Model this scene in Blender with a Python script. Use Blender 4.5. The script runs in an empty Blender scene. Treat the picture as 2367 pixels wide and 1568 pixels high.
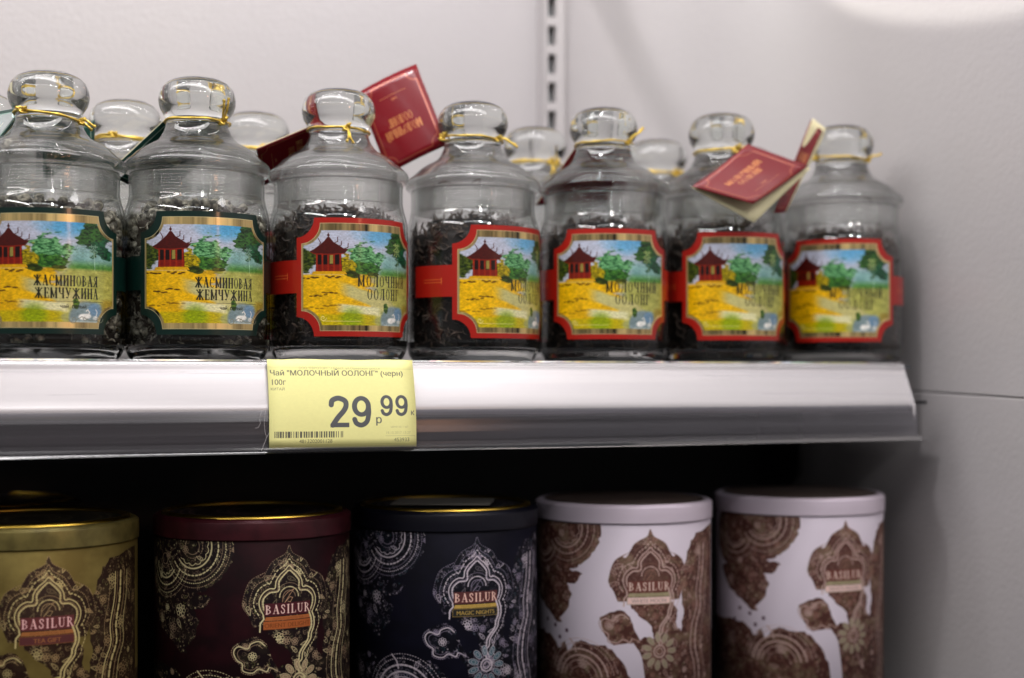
import bpy, bmesh, math, random
import numpy as np
from mathutils import Vector, Matrix
random.seed(7); rng = np.random.default_rng(7)
sc = bpy.context.scene
C = sc.collection
pi = math.pi

# ------------------------------------------------------------------ camera
YAW = math.radians(21.6)
CAM = Vector((0.0, -0.901, -0.0085))
FPX = 3287.0
SY, CY = math.sin(YAW), math.cos(YAW)
cd = bpy.data.cameras.new('camera'); cam = bpy.data.objects.new('camera', cd); C.objects.link(cam)
cam.location = CAM
cam.rotation_euler = (pi/2, 0, -YAW)
cd.lens = 50; cd.sensor_width = 36; cd.sensor_fit = 'HORIZONTAL'
cd.shift_y = 86/2367
cd.clip_start = 0.01; cd.clip_end = 50
cd.dof.use_dof = True; cd.dof.focus_distance = 0.915; cd.dof.aperture_fstop = 3.0
cd.dof.aperture_blades = 9
sc.camera = cam

def at(x, y, P):
    """point seen at (x, y) of a 2367 px wide view, P metres in front of the camera measured square to the shelf"""
    u = (x-1183.5)/FPX
    Z = P/(CY-SY*u)
    return Vector((P*(SY+CY*u)/(CY-SY*u), P+CAM.y, CAM.z+(870-y)/FPX*Z))

# ------------------------------------------------------------------ world, lamps, exposure
w = bpy.data.worlds.new('World'); sc.world = w; w.use_nodes = True
bg = w.node_tree.nodes['Background']
wn = w.node_tree.nodes.new; wl = w.node_tree.links.new
wt = wn('ShaderNodeTexCoord'); ws = wn('ShaderNodeSeparateXYZ'); wr = wn('ShaderNodeValToRGB')
e_ = wr.color_ramp.elements; e_[0].position = .30; e_[0].color = (.05, .05, .053, 1); e_[1].position = .95; e_[1].color = (.46, .45, .455, 1)
e2 = e_.new(.52); e2.color = (.080, .077, .080, 1)
wm = wn('ShaderNodeMapRange'); wm.inputs['From Min'].default_value = -1
wl(wt.outputs['Generated'], ws.inputs[0]); wl(ws.outputs['Z'], wm.inputs['Value']); wl(wm.outputs[0], wr.inputs['Fac']); wl(wr.outputs['Color'], bg.inputs[0])
bg.inputs[1].default_value = 1.0

def area(name, loc, target, sx, sy, power, col=(1, 1, 1), spread=180):
    d = bpy.data.lights.new(name, 'AREA'); d.shape = 'RECTANGLE'; d.size = sx; d.size_y = sy
    d.energy = power; d.color = col; d.spread = math.radians(spread)
    o = bpy.data.objects.new(name, d); C.objects.link(o); o.location = loc
    dr = Vector(target)-Vector(loc)
    o.rotation_euler = dr.to_track_quat('-Z', 'Y').to_euler()
    return o
area('ceiling_strip_near', (-0.15, -0.60, 1.42), (0.35, 0.10, 0.0), 1.9, 0.20, 8.5, (1.0, 0.955, 0.965))
area('canopy_light', (0.10, -0.20, 0.66), (0.30, 0.08, 0.0), 1.9, 0.17, 6.6, (1.0, 0.965, 0.965))
area('ceiling_strip_aisle', (-1.6, -1.15, 1.25), (0.7, 0.0, 0.0), 1.6, 0.07, 7, (1.0, 0.965, 0.955))
area('ceiling_strip_far', (-0.6, -3.4, 2.1), (0.4, 0.1, 0.0), 3.0, 0.10, 6, (0.95, 0.97, 1.0))
area('downlight', (0.15, -1.9, 1.15), (0.4, 0.0, 0.0), 0.10, 0.10, 3.2, (1, 0.97, 0.95))
area('downlight.001', (0.75, -2.3, 1.2), (0.4, 0.0, 0.0), 0.09, 0.09, 3.2, (1, 0.97, 0.95))
area('downlight.002', (0.19, -0.25, 1.10), (0.30, 0.20, 0.1), 0.06, 0.06, 5.0, (1.0, 0.96, 0.97))
area('shelf_strip', (0.10, 0.05, 0.50), (0.10, 0.07, 0.0), 1.5, 0.006, 1.0, (1.0, 0.97, 0.96))
area('warm_display_lamp', (1.15, -2.2, 0.40), (0.3, 0.0, 0.0), 0.30, 0.16, 4.0, (1.0, 0.50, 0.28))
sp = bpy.data.lights.new('spot_lamp', 'SPOT'); sp.energy = 75; sp.spot_size = math.radians(80); sp.spot_blend = 0.025
sp.shadow_soft_size = 0.004; sp.color = (1, 0.97, 0.90)
so = bpy.data.objects.new('spot_lamp', sp); C.objects.link(so); so.location = (-0.20, -0.15, 1.18)
so.rotation_euler = (Vector((0.725, -0.15, 1.093))-so.location).to_track_quat('-Z', 'Y').to_euler()

sc.view_settings.view_transform = 'Standard'; sc.view_settings.look = 'None'
sc.view_settings.exposure = 0.0; sc.view_settings.gamma = 1
cy = sc.cycles
cy.max_bounces = 18; cy.transmission_bounces = 16; cy.glossy_bounces = 6; cy.diffuse_bounces = 4
cy.transparent_max_bounces = 16; cy.caustics_reflective = False; cy.caustics_refractive = True
cy.sample_clamp_indirect = 4; cy.blur_glossy = 0.3
cy.use_denoising = True; cy.denoising_prefilter = 'ACCURATE'; cy.denoising_input_passes = 'RGB_ALBEDO_NORMAL'

# ------------------------------------------------------------------ helpers: objects
def link(o, parent=None):
    C.objects.link(o)
    if parent: o.parent = parent
    return o
def tag(o, label=None, cat=None, group=None, kind=None):
    if label: o['label'] = label
    if cat: o['category'] = cat
    if group: o['group'] = group
    if kind: o['kind'] = kind
    return o
def empty(name, loc, rz=0):
    o = bpy.data.objects.new(name, None); o.location = loc; o.rotation_euler = (0, 0, rz)
    o.empty_display_size = 0.02
    C.objects.link(o); return o
def mesh(name, verts, faces, mat, parent=None, smooth=False, uvs=None):
    me = bpy.data.meshes.new(name); me.from_pydata([tuple(v) for v in verts], [], faces); me.update()
    if uvs is not None:
        ul = me.uv_layers.new(name='UVMap')
        for l in me.loops: ul.data[l.index].uv = uvs[l.vertex_index]
    if mat:
        for m in (mat if isinstance(mat, (list, tuple)) else [mat]): me.materials.append(m)
    if smooth: me.polygons.foreach_set('use_smooth', [True]*len(me.polygons))
    o = bpy.data.objects.new(name, me)
    return link(o, parent)
def copy_tree(o, parent=None):
    c = o.copy(); C.objects.link(c); c.parent = parent
    for ch in list(o.children): copy_tree(ch, c)
    return c
def fix_normals(o):
    bm = bmesh.new(); bm.from_mesh(o.data); bmesh.ops.recalc_face_normals(bm, faces=bm.faces); bm.to_mesh(o.data); bm.free()
def lathe(name, prof, mat, parent=None, seg=72, smooth=True, matfn=None):
    vs, fs, mi = [], [], []
    idx = []
    for (r, z) in prof:
        if r < 1e-6: idx.append([len(vs)]*seg); vs.append((0, 0, z))
        else:
            idx.append(list(range(len(vs), len(vs)+seg)))
            for k in range(seg):
                a = 2*pi*k/seg; vs.append((r*math.cos(a), r*math.sin(a), z))
    for i in range(len(prof)-1):
        A, B = idx[i], idx[i+1]
        if A[0] == A[1] and B[0] == B[1]: continue
        for k in range(seg):
            k2 = (k+1) % seg
            f = [A[k], A[k2], B[k2], B[k]]
            g = []
            for q in f:
                if q not in g: g.append(q)
            fs.append(g); mi.append(matfn(i) if matfn else 0)
    o = mesh(name, vs, fs, mat, parent, smooth)
    if matfn: o.data.polygons.foreach_set('material_index', mi)
    fix_normals(o)
    return o
def spline(pts, n):
    P = [Vector(p) for p in pts]; P = [2*P[0]-P[1]]+P+[2*P[-1]-P[-2]]
    out = []
    for i in range(1, len(P)-2):
        for k in range(n):
            t = k/n
            out.append(0.5*((2*P[i])+(-P[i-1]+P[i+1])*t+(2*P[i-1]-5*P[i]+4*P[i+1]-P[i+2])*t*t+(-P[i-1]+3*P[i]-3*P[i+1]+P[i+2])*t**3))
    out.append(P[-2]); return out
def smooth_prof(pts, n=4):
    return [(max(p.x, 0), p.y) for p in spline([(a, b, 0) for a, b in pts], n)]
def tube(pts, r, sides=7, closed=False, twist=0, flute=0):
    """verts, faces of a tube along pts; flute makes it look like laid cord"""
    vs, fs = [], []
    n = len(pts); up = Vector((0.13, 0.21, 0.97)).normalized()
    for i, p in enumerate(pts):
        a = pts[(i-1) % n] if (closed or i > 0) else p
        b = pts[(i+1) % n] if (closed or i < n-1) else p
        d = (b-a).normalized(); s = d.cross(up)
        if s.length < 1e-3: s = d.cross(Vector((1, 0, 0)))
        s.normalize(); t = d.cross(s)
        rr = r(i/(n-1)) if callable(r) else r
        for k in range(sides):
            an = 2*pi*k/sides + twist*i
            q = rr*(1+flute*math.cos(3*(2*pi*k/sides)))
            vs.append(p+s*math.cos(an)*q+t*math.sin(an)*q)
    m = n if closed else n-1
    for i in range(m):
        for k in range(sides):
            k2 = (k+1) % sides; j = (i+1) % n
            fs.append((i*sides+k, i*sides+k2, j*sides+k2, j*sides+k))
    if not closed:
        fs.append(tuple(range(sides))[::-1]); fs.append(tuple((n-1)*sides+k for k in range(sides)))
    return vs, fs
def merge(parts):
    vs, fs = [], []
    for v, f in parts:
        o = len(vs); vs += list(v); fs += [tuple(q+o for q in g) for g in f]
    return vs, fs
def box(x0, x1, y0, y1, z0, z1):
    v = [(x0, y0, z0), (x1, y0, z0), (x1, y1, z0), (x0, y1, z0), (x0, y0, z1), (x1, y0, z1), (x1, y1, z1), (x0, y1, z1)]
    return v, [(0, 3, 2, 1), (4, 5, 6, 7), (0, 1, 5, 4), (1, 2, 6, 5), (2, 3, 7, 6), (3, 0, 4, 7)]
def bevel(o, wdt, seg=2):
    bm = bmesh.new(); bm.from_mesh(o.data)
    bmesh.ops.bevel(bm, geom=list(bm.edges), offset=wdt, segments=seg, affect='EDGES', profile=0.5)
    bm.to_mesh(o.data); bm.free()

# ------------------------------------------------------------------ helpers: materials
def mat(name, col=(.8, .8, .8), rough=.5, metal=0, trans=0, ior=1.45, coat=0, spec=.5):
    m = bpy.data.materials.new(name); m.use_nodes = True
    b = m.node_tree.nodes['Principled BSDF']
    b.inputs['Base Color'].default_value = (*col, 1); b.inputs['Roughness'].default_value = rough
    b.inputs['Metallic'].default_value = metal; b.inputs['Transmission Weight'].default_value = trans
    b.inputs['IOR'].default_value = ior; b.inputs['Coat Weight'].default_value = coat
    b.inputs['Specular IOR Level'].default_value = spec
    return m
def N(m, t): return m.node_tree.nodes.new(t)
def L(m, a, b): m.node_tree.links.new(a, b)
def noise_bump(m, scale, strength, dist=0.001, detail=3, coord='Object'):
    tc = N(m, 'ShaderNodeTexCoord'); n = N(m, 'ShaderNodeTexNoise'); n.inputs['Scale'].default_value = scale
    n.inputs['Detail'].default_value = detail
    b = N(m, 'ShaderNodeBump'); b.inputs['Strength'].default_value = strength; b.inputs['Distance'].default_value = dist
    L(m, tc.outputs[coord], n.inputs['Vector']); L(m, n.outputs['Fac'], b.inputs['Height'])
    L(m, b.outputs['Normal'], m.node_tree.nodes['Principled BSDF'].inputs['Normal'])
    return n
def noise_colour(m, scale, c0, c1, lo=.35, hi=.65, detail=4):
    tc = N(m, 'ShaderNodeTexCoord'); n = N(m, 'ShaderNodeTexNoise'); n.inputs['Scale'].default_value = scale
    n.inputs['Detail'].default_value = detail
    r = N(m, 'ShaderNodeValToRGB'); e = r.color_ramp.elements
    e[0].position = lo; e[0].color = (*c0, 1); e[1].position = hi; e[1].color = (*c1, 1)
    L(m, tc.outputs['Object'], n.inputs['Vector']); L(m, n.outputs['Fac'], r.inputs['Fac'])
    L(m, r.outputs['Color'], m.node_tree.nodes['Principled BSDF'].inputs['Base Color'])

panel_mat = mat('white_painted_steel', (.70, .665, .665), .30)
noise_colour(panel_mat, 3, (.415, .393, .400), (.442, .420, .414), .3, .7)
noise_bump(panel_mat, 260, .30, .0010)
for n_ in [n for n in panel_mat.node_tree.nodes if n.type == 'BUMP']: pass
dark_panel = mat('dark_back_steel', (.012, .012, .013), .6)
slot_mat = mat('slot_recess', (.25, .27, .275), .7)
def streaks(m, c0, c1, r0, r1, sx=3, sz=420):
    nt = m.node_tree; tc = N(m, 'ShaderNodeTexCoord'); mp = N(m, 'ShaderNodeMapping'); mp.inputs['Scale'].default_value = (sx, sz, sz)
    n = N(m, 'ShaderNodeTexNoise'); n.inputs['Scale'].default_value = 1; n.inputs['Detail'].default_value = 5
    L(m, tc.outputs['Object'], mp.inputs[0]); L(m, mp.outputs[0], n.inputs['Vector'])
    r = N(m, 'ShaderNodeValToRGB'); e = r.color_ramp.elements; e[0].position = .3; e[0].color = (*c0, 1); e[1].position = .7; e[1].color = (*c1, 1)
    L(m, n.outputs['Fac'], r.inputs[0]); b = nt.nodes['Principled BSDF']; L(m, r.outputs[0], b.inputs['Base Color'])
    q = N(m, 'ShaderNodeMapRange'); q.inputs['To Min'].default_value = r0; q.inputs['To Max'].default_value = r1
    L(m, n.outputs['Fac'], q.inputs[0]); L(m, q.outputs[0], b.inputs['Roughness'])
    bp_ = N(m, 'ShaderNodeBump'); bp_.inputs['Strength'].default_value = .25; bp_.inputs['Distance'].default_value = .0003
    L(m, n.outputs['Fac'], bp_.inputs['Height']); L(m, bp_.outputs['Normal'], b.inputs['Normal'])
shelf_mat = mat('shelf_enamel', (.72, .68, .70), .28, metal=.25)
streaks(shelf_mat, (.56, .535, .55), (.62, .595, .60), .22, .36, 3, 170)
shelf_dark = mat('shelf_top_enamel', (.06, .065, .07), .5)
glass = mat('clear_glass', (.985, 1.0, .99), .0, trans=1, ior=1.47)
n_ = noise_bump(glass, 60, .05, .0012, 2)
def thin_glass(name, body=0.0):
    # body: share of light that the thicker wall bends instead of passing straight
    m = bpy.data.materials.new(name); m.use_nodes = True; nt = m.node_tree; nt.nodes.clear(); nw = nt.nodes.new; lk = nt.links.new
    o_ = nw('ShaderNodeOutputMaterial'); tr = nw('ShaderNodeBsdfTransparent'); tr.inputs[0].default_value = (.975, .985, .982, 1)
    gl = nw('ShaderNodeBsdfGlossy'); gl.inputs['Roughness'].default_value = 0.0
    fr = nw('ShaderNodeFresnel'); ge = nw('ShaderNodeNewGeometry'); mr = nw('ShaderNodeMapRange')
    mr.inputs['To Min'].default_value = 1.58; mr.inputs['To Max'].default_value = 1/1.58
    lk(ge.outputs['Backfacing'], mr.inputs['Value']); lk(mr.outputs[0], fr.inputs['IOR'])
    tc = nw('ShaderNodeTexCoord'); n = nw('ShaderNodeTexNoise'); n.inputs['Scale'].default_value = 45; n.inputs['Detail'].default_value = 2
    b = nw('ShaderNodeBump'); b.inputs['Strength'].default_value = .06; b.inputs['Distance'].default_value = .0015
    lk(tc.outputs['Object'], n.inputs['Vector']); lk(n.outputs['Fac'], b.inputs['Height'])
    lk(b.outputs['Normal'], gl.inputs['Normal']); lk(b.outputs['Normal'], fr.inputs['Normal'])
    # the flatter light crosses the wall, the more glass it passes through
    lw = nw('ShaderNodeLayerWeight'); lw.inputs['Blend'].default_value = .5; cr = nw('ShaderNodeValToRGB'); e = cr.color_ramp.elements
    e[0].position = .45; e[0].color = (.996, .998, .997, 1); e[1].position = 1.0; e[1].color = (.10, .14, .13, 1)
    q = e.new(.80); q.color = (.88, .90, .895, 1)
    lk(lw.outputs['Facing'], cr.inputs['Fac']); lk(cr.outputs['Color'], tr.inputs[0])
    mx = nw('ShaderNodeMixShader'); lk(fr.outputs[0], mx.inputs[0]); lk(tr.outputs[0], mx.inputs[1]); lk(gl.outputs[0], mx.inputs[2])
    if body:
        rg = nw('ShaderNodeBsdfGlass'); rg.inputs['Roughness'].default_value = 0; rg.inputs['IOR'].default_value = 1.47
        rg.inputs['Color'].default_value = (.985, 1, .99, 1); lk(b.outputs['Normal'], rg.inputs['Normal'])
        m2 = nw('ShaderNodeMixShader'); m2.inputs[0].default_value = body; lk(mx.outputs[0], m2.inputs[1]); lk(rg.outputs[0], m2.inputs[2]); mx = m2
    lk(mx.outputs[0], o_.inputs[0]); return m
lid_glass = thin_glass('lid_shoulder_glass', .42); neck_glass = thin_glass('jar_neck_glass', .22)
sheet_glass = thin_glass('thin_blown_glass')
gold = mat('gold_cord', (.74, .52, .10), .36, metal=.8)
noise_bump(gold, 900, .8, .0006)
gold_rim = mat('gold_lacquer', (.80, .52, .08), .28, metal=1)
cream = mat('cream_paper', (.74, .68, .42), .6)
unlit_reverse = mat('label_reverse', (.012, .014, .014), .45)  # near-black: the shade on the label's unlit back is put into its colour
thread_mat = mat('white_thread', (.55, .52, .52), .7)

# ------------------------------------------------------------------ helpers: printing (numpy canvas -> image)
class Canvas:
    def __init__(s, wd, ht, col, metal=0.0):
        s.w, s.h = wd, ht
        s.a = np.empty((ht, wd, 4), np.float32); s.a[..., :3] = col; s.a[..., 3] = metal
    def _blend(s, x0, y0, al, col, metal):
        h, w_ = al.shape; t = s.a[y0:y0+h, x0:x0+w_]
        al = al[..., None]
        t[..., :3] = t[..., :3]*(1-al)+np.array(col, np.float32)*al
        if metal is not None: t[..., 3:] = t[..., 3:]*(1-al)+metal*al
    def _box(s, x0, y0, x1, y1):
        x0 = int(max(0, math.floor(x0))); y0 = int(max(0, math.floor(y0)))
        x1 = int(min(s.w, math.ceil(x1))); y1 = int(min(s.h, math.ceil(y1)))
        return (x0, y0, x1, y1) if x1 > x0 and y1 > y0 else None
    def cover(s, loops, ss=2):
        xs = [p[0] for l in loops for p in l]; ys = [p[1] for l in loops for p in l]
        b = s._box(min(xs), min(ys), max(xs)+1, max(ys)+1)
        if not b: return None
        x0, y0, x1, y1 = b
        X, Y = np.meshgrid(x0+(np.arange((x1-x0)*ss)+.5)/ss, y0+(np.arange((y1-y0)*ss)+.5)/ss)
        ins = np.zeros(X.shape, bool)
        for l in loops:
            n = len(l)
            for i in range(n):
                ax, ay = l[i]; bx, by = l[(i+1) % n]
                if ay == by: continue
                c = ((ay > Y) != (by > Y)) & (X < (bx-ax)*(Y-ay)/(by-ay)+ax)
                ins ^= c
        al = ins.reshape(y1-y0, ss, x1-x0, ss).mean((1, 3)).astype(np.float32)
        return x0, y0, al
    def poly(s, loops, col, a=1, metal=0.0):
        if not isinstance(loops[0][0], (tuple, list, np.ndarray)): loops = [loops]
        r = s.cover(loops)
        if r: s._blend(r[0], r[1], r[2]*a, col, metal)
    def seg(s, p, q, wd, col, a=1, metal=0.0):
        b = s._box(min(p[0], q[0])-wd-1, min(p[1], q[1])-wd-1, max(p[0], q[0])+wd+2, max(p[1], q[1])+wd+2)
        if not b: return
        x0, y0, x1, y1 = b
        X, Y = np.meshgrid(np.arange(x0, x1)+.5, np.arange(y0, y1)+.5)
        dx, dy = q[0]-p[0], q[1]-p[1]; ll = dx*dx+dy*dy+1e-9
        t = np.clip(((X-p[0])*dx+(Y-p[1])*dy)/ll, 0, 1)
        d = np.hypot(X-p[0]-t*dx, Y-p[1]-t*dy)
        s._blend(x0, y0, (np.clip(wd/2-d+.5, 0, 1)*a).astype(np.float32), col, metal)
    def line(s, pts, wd, col, a=1, metal=0.0, closed=False):
        pts = list(pts); 
        if closed: pts.append(pts[0])
        for i in range(len(pts)-1): s.seg(pts[i], pts[i+1], wd, col, a, metal)
    def dot(s, p, r, col, a=1, metal=0.0): s.seg(p, (p[0]+.01, p[1]), 2*r, col, a, metal)
    def soft(s, cx, cy, rx, ry, col, a=1, hard=2.0):
        b = s._box(cx-rx*1.3, cy-ry*1.3, cx+rx*1.3, cy+ry*1.3)
        if not b: return
        x0, y0, x1, y1 = b
        X, Y = np.meshgrid(np.arange(x0, x1)+.5, np.arange(y0, y1)+.5)
        d = np.hypot((X-cx)/rx, (Y-cy)/ry)
        s._blend(x0, y0, (np.clip((1-d)*hard, 0, 1)*a).astype(np.float32), col, None)
    def text(s, body, x, y, h, col, a=1, bold=0, sx=1.0, anchor='l', metal=0.0, skew=0.0):
        T, wd = text_tris(body)
        k = h/0.73
        wd *= k*sx
        ox = x if anchor == 'l' else (x-wd/2 if anchor == 'c' else x-wd)
        b = s._box(ox-3, y-h*1.5, ox+wd+h*.4+3, y+h*.5)
        if not b: return wd
        x0, y0, x1, y1 = b; ss = 3
        cov = np.zeros(((y1-y0)*ss, (x1-x0)*ss), bool)
        wn_ = np.zeros(cov.shape, np.int16)
        for lp in T:
            Q = [((ox+(a_+skew*b_)*k*sx-x0)*ss, (y-b_*k-y0)*ss) for a_, b_ in lp]
            u0 = max(0, int(min(q[0] for q in Q))-1); u1 = min(cov.shape[1], int(max(q[0] for q in Q))+2)
            v0 = max(0, int(min(q[1] for q in Q))-1); v1 = min(cov.shape[0], int(max(q[1] for q in Q))+2)
            if u1 <= u0 or v1 <= v0: continue
            X, Y = np.meshgrid(np.arange(u0, u1)+.5, np.arange(v0, v1)+.5); W_n = np.zeros(X.shape, np.int16)
            for i in range(len(Q)):
                ax, ay = Q[i]; bx, by = Q[(i+1) % len(Q)]
                if ay == by: continue
                hit = ((ay > Y) != (by > Y)) & (X < (bx-ax)*(Y-ay)/(by-ay)+ax)
                W_n += np.where(hit, 1 if by > ay else -1, 0).astype(np.int16)
            wn_[v0:v1, u0:u1] += W_n
        cov = wn_ != 0
        if bold:
            n = max(1, int(round(bold*ss)))
            c2 = cov.copy()
            for d in range(1, n+1):
                c2[:, d:] |= cov[:, :-d]; c2[:, :-d] |= cov[:, d:]
            cov = c2
        al = cov.reshape(y1-y0, ss, x1-x0, ss).mean((1, 3)).astype(np.float32)
        s._blend(x0, y0, al*a, col, metal)
        return wd
    def serif(s, body, x, y, h, wsc, col, a=1, gap=.12, metal=0.0, base=lambda t: 0):
        """condensed serif capitals, left at x, baseline y (pixels)"""
        cx = x
        for ch in body:
            if ch == ' ': cx += .35*h*wsc; continue
            wd, items = SERIF[ch]
            for kind, *r in items:
                if kind == 'l':
                    pts, tk = r
                    s.line([(cx+px*h*wsc, y-py*h+base(cx)) for px, py in pts], max(tk*h, .8), col, a, metal)
                else:
                    s.poly([[(cx+px*h*wsc, y-py*h+base(cx)) for px, py in lp] for lp in r[0]], col, a, metal)
            cx += (wd+gap)*h*wsc
        return cx-gap*h*wsc-x
    def image(s, name):
        im = bpy.data.images.new(name, s.w, s.h, alpha=True)
        im.alpha_mode = 'CHANNEL_PACKED'
        a = np.clip(s.a[::-1], 0, 1).copy(); q = a[..., :3]
        a[..., :3] = np.where(q < .0031308, q*12.92, 1.055*np.power(np.maximum(q, 1e-6), 1/2.4)-.055)
        im.pixels.foreach_set(np.ascontiguousarray(a, dtype=np.float32).ravel())
        im.update(); im.pack(); return im

_tt = {}
def text_tris(body):
    """closed outlines of a line of type, as (loops, width)"""
    if body in _tt: return _tt[body]
    c = bpy.data.curves.new('t', 'FONT'); c.body = body; c.resolution_u = 5; c.fill_mode = 'NONE'
    o = bpy.data.objects.new('t', c); C.objects.link(o)
    dg = bpy.context.evaluated_depsgraph_get(); e = o.evaluated_get(dg); m = e.to_mesh()
    V = [tuple(v.co[:2]) for v in m.vertices]; nx = {}
    for ed in m.edges: nx.setdefault(ed.vertices[0], []).append(ed.vertices[1]); nx.setdefault(ed.vertices[1], []).append(ed.vertices[0])
    seen = set(); loops = []
    for st in range(len(V)):
        if st in seen or st not in nx: continue
        # vertices of an outline are stored in order, so walk towards the next index
        lp = [st]; seen.add(st); prev = None; cur = st
        while True:
            cand = [q for q in nx[cur] if q not in seen]
            if not cand: break
            cur = min(cand); lp.append(cur); seen.add(cur)
        loops.append([V[q] for q in lp])
    wd = max((p[0] for p in V), default=.3)
    e.to_mesh_clear(); bpy.data.objects.remove(o); bpy.data.curves.remove(c)
    _tt[body] = (loops, wd); return _tt[body]

def ell(cx, cy, rx, ry, n=22, a0=0, a1=2*pi):
    return [(cx+rx*math.cos(a0+(a1-a0)*i/n), cy+ry*math.sin(a0+(a1-a0)*i/n)) for i in range(n+(0 if abs(a1-a0-2*pi) < 1e-6 else 1))]
SERIF = {}
K, k_ = .165, .065
def V_(x): return [('l', [(x, 0.03), (x, .97)], K), ('l', [(x-.13, .02), (x+.13, .02)], k_), ('l', [(x-.13, .98), (x+.13, .98)], k_)]
def H_(x0, x1, y, t=k_): return ('l', [(x0, y), (x1, y)], t)
def D_(x0, y0, x1, y1, t): return ('l', [(x0, y0), (x1, y1)], t)
SERIF['И'] = (.74, V_(.13)+V_(.61)+[D_(.16, .12, .58, .88, k_)])
SERIF['Й'] = (.74, V_(.13)+V_(.61)+[D_(.16, .12, .58, .88, k_), ('l', [(.25, 1.2), (.31, 1.1), (.43, 1.1), (.49, 1.2)], .07)])
SERIF['Н'] = (.74, V_(.13)+V_(.61)+[H_(.13, .61, .5)])
SERIF['М'] = (.92, V_(.13)[:1]+[H_(0, .24, .02), H_(.02, .2, .98)]+V_(.78)+[D_(.14, .95, .45, .12, .12), D_(.45, .12, .78, .95, k_)])
SERIF['А'] = (.72, [D_(.08, .02, .36, .98, k_), D_(.36, .98, .62, .02, K), H_(.17, .52, .34), H_(0, .2, .02), H_(.48, .74, .02)])
SERIF['Л'] = (.74, V_(.60)+[D_(.60, .97, .25, .97, k_), D_(.27, .97, .17, .2, k_), ('l', [(.17, .2), (.12, .05), (.03, .06)], .08)])
SERIF['О'] = (.70, [('p', [ell(.35, .5, .35, .52), ell(.35, .5, .20, .47)])])
SERIF['С'] = (.66, [('p', [ell(.36, .5, .36, .52, 18, .75, 2*pi-.75)+ell(.38, .5, .22, .47, 18, 2*pi-.7, .7)]), D_(.62, .98, .62, .72, k_)])
SERIF['Г'] = (.58, V_(.13)+[H_(.13, .55, .98), D_(.55, .98, .55, .74, .07)])
SERIF['Е'] = (.60, V_(.13)+[H_(.13, .55, .98), H_(.13, .45, .5), H_(.13, .57, .02), D_(.55, .98, .55, .78, .07), D_(.57, .02, .57, .24, .07), D_(.45, .4, .45, .6, .06)])
SERIF['Ы'] = (.96, V_(.13)+V_(.83)+[('p', [ell(.20, .27, .38, .27, 14, -pi/2, pi/2), ell(.20, .27, .22, .21, 14, -pi/2, pi/2)])])
SERIF['Ч'] = (.72, V_(.58)+[D_(.12, .98, .12, .62, K), ('l', [(.12, .62), (.2, .46), (.36, .42), (.58, .48)], .07), H_(0, .25, .98)])
SERIF['У'] = (.72, [D_(.1, .96, .38, .36, K), D_(.64, .96, .32, .1, k_), ('l', [(.32, .1), (.22, .02), (.1, .1)], .09), H_(0, .24, .98), H_(.5, .74, .98)])
SERIF['В'] = (.66, V_(.13)+[('p', [ell(.13, .75, .42, .24, 12, -pi/2, pi/2), ell(.15, .75, .26, .19, 12, -pi/2, pi/2)]), ('p', [ell(.13, .27, .48, .28, 12, -pi/2, pi/2), ell(.15, .27, .32, .22, 12, -pi/2, pi/2)])])
SERIF['Я'] = (.70, V_(.57)+[('p', [ell(.57, .73, .47, .26, 12, pi/2, 3*pi/2), ell(.55, .73, .30, .21, 12, pi/2, 3*pi/2)]), D_(.45, .48, .12, .03, .12), H_(0, .2, .02)])
SERIF['Ж'] = (1.06, V_(.53)+[D_(.53, .5, .16, .93, .1), D_(.53, .5, .9, .93, .1), D_(.46, .5, .12, .04, .13), D_(.6, .5, .94, .04, .13), H_(0, .22, .02), H_(.84, 1.06, .02), ('l', [(.05, .92), (.12, .98), (.2, .9)], .07), ('l', [(1.01, .92), (.94, .98), (.86, .9)], .07)])
SERIF['B'] = SERIF['В']; SERIF['A'] = SERIF['А']
SERIF['S'] = (.54, [('l', [(.48, .76), (.44, .93), (.27, .98), (.12, .9), (.1, .74), (.22, .6), (.38, .45), (.46, .28), (.42, .1), (.27, .02), (.1, .07), (.05, .26)], .11)])
SERIF['I'] = (.34, V_(.17))
SERIF['L'] = (.58, V_(.13)+[H_(.13, .56, .02), D_(.56, .02, .56, .26, .07)])
SERIF['U'] = (.74, [D_(.14, .97, .14, .3, K), ('l', [(.14, .3), (.2, .1), (.37, .02), (.54, .1), (.6, .3)], .08), D_(.6, .3, .6, .97, .07), H_(0, .28, .98), H_(.48, .74, .98)])
SERIF['R'] = (.72, V_(.13)+[('p', [ell(.13, .74, .42, .25, 12, -pi/2, pi/2), ell(.15, .74, .26, .2, 12, -pi/2, pi/2)]), D_(.32, .49, .62, .03, .14), H_(.54, .76, .02)])

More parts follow.
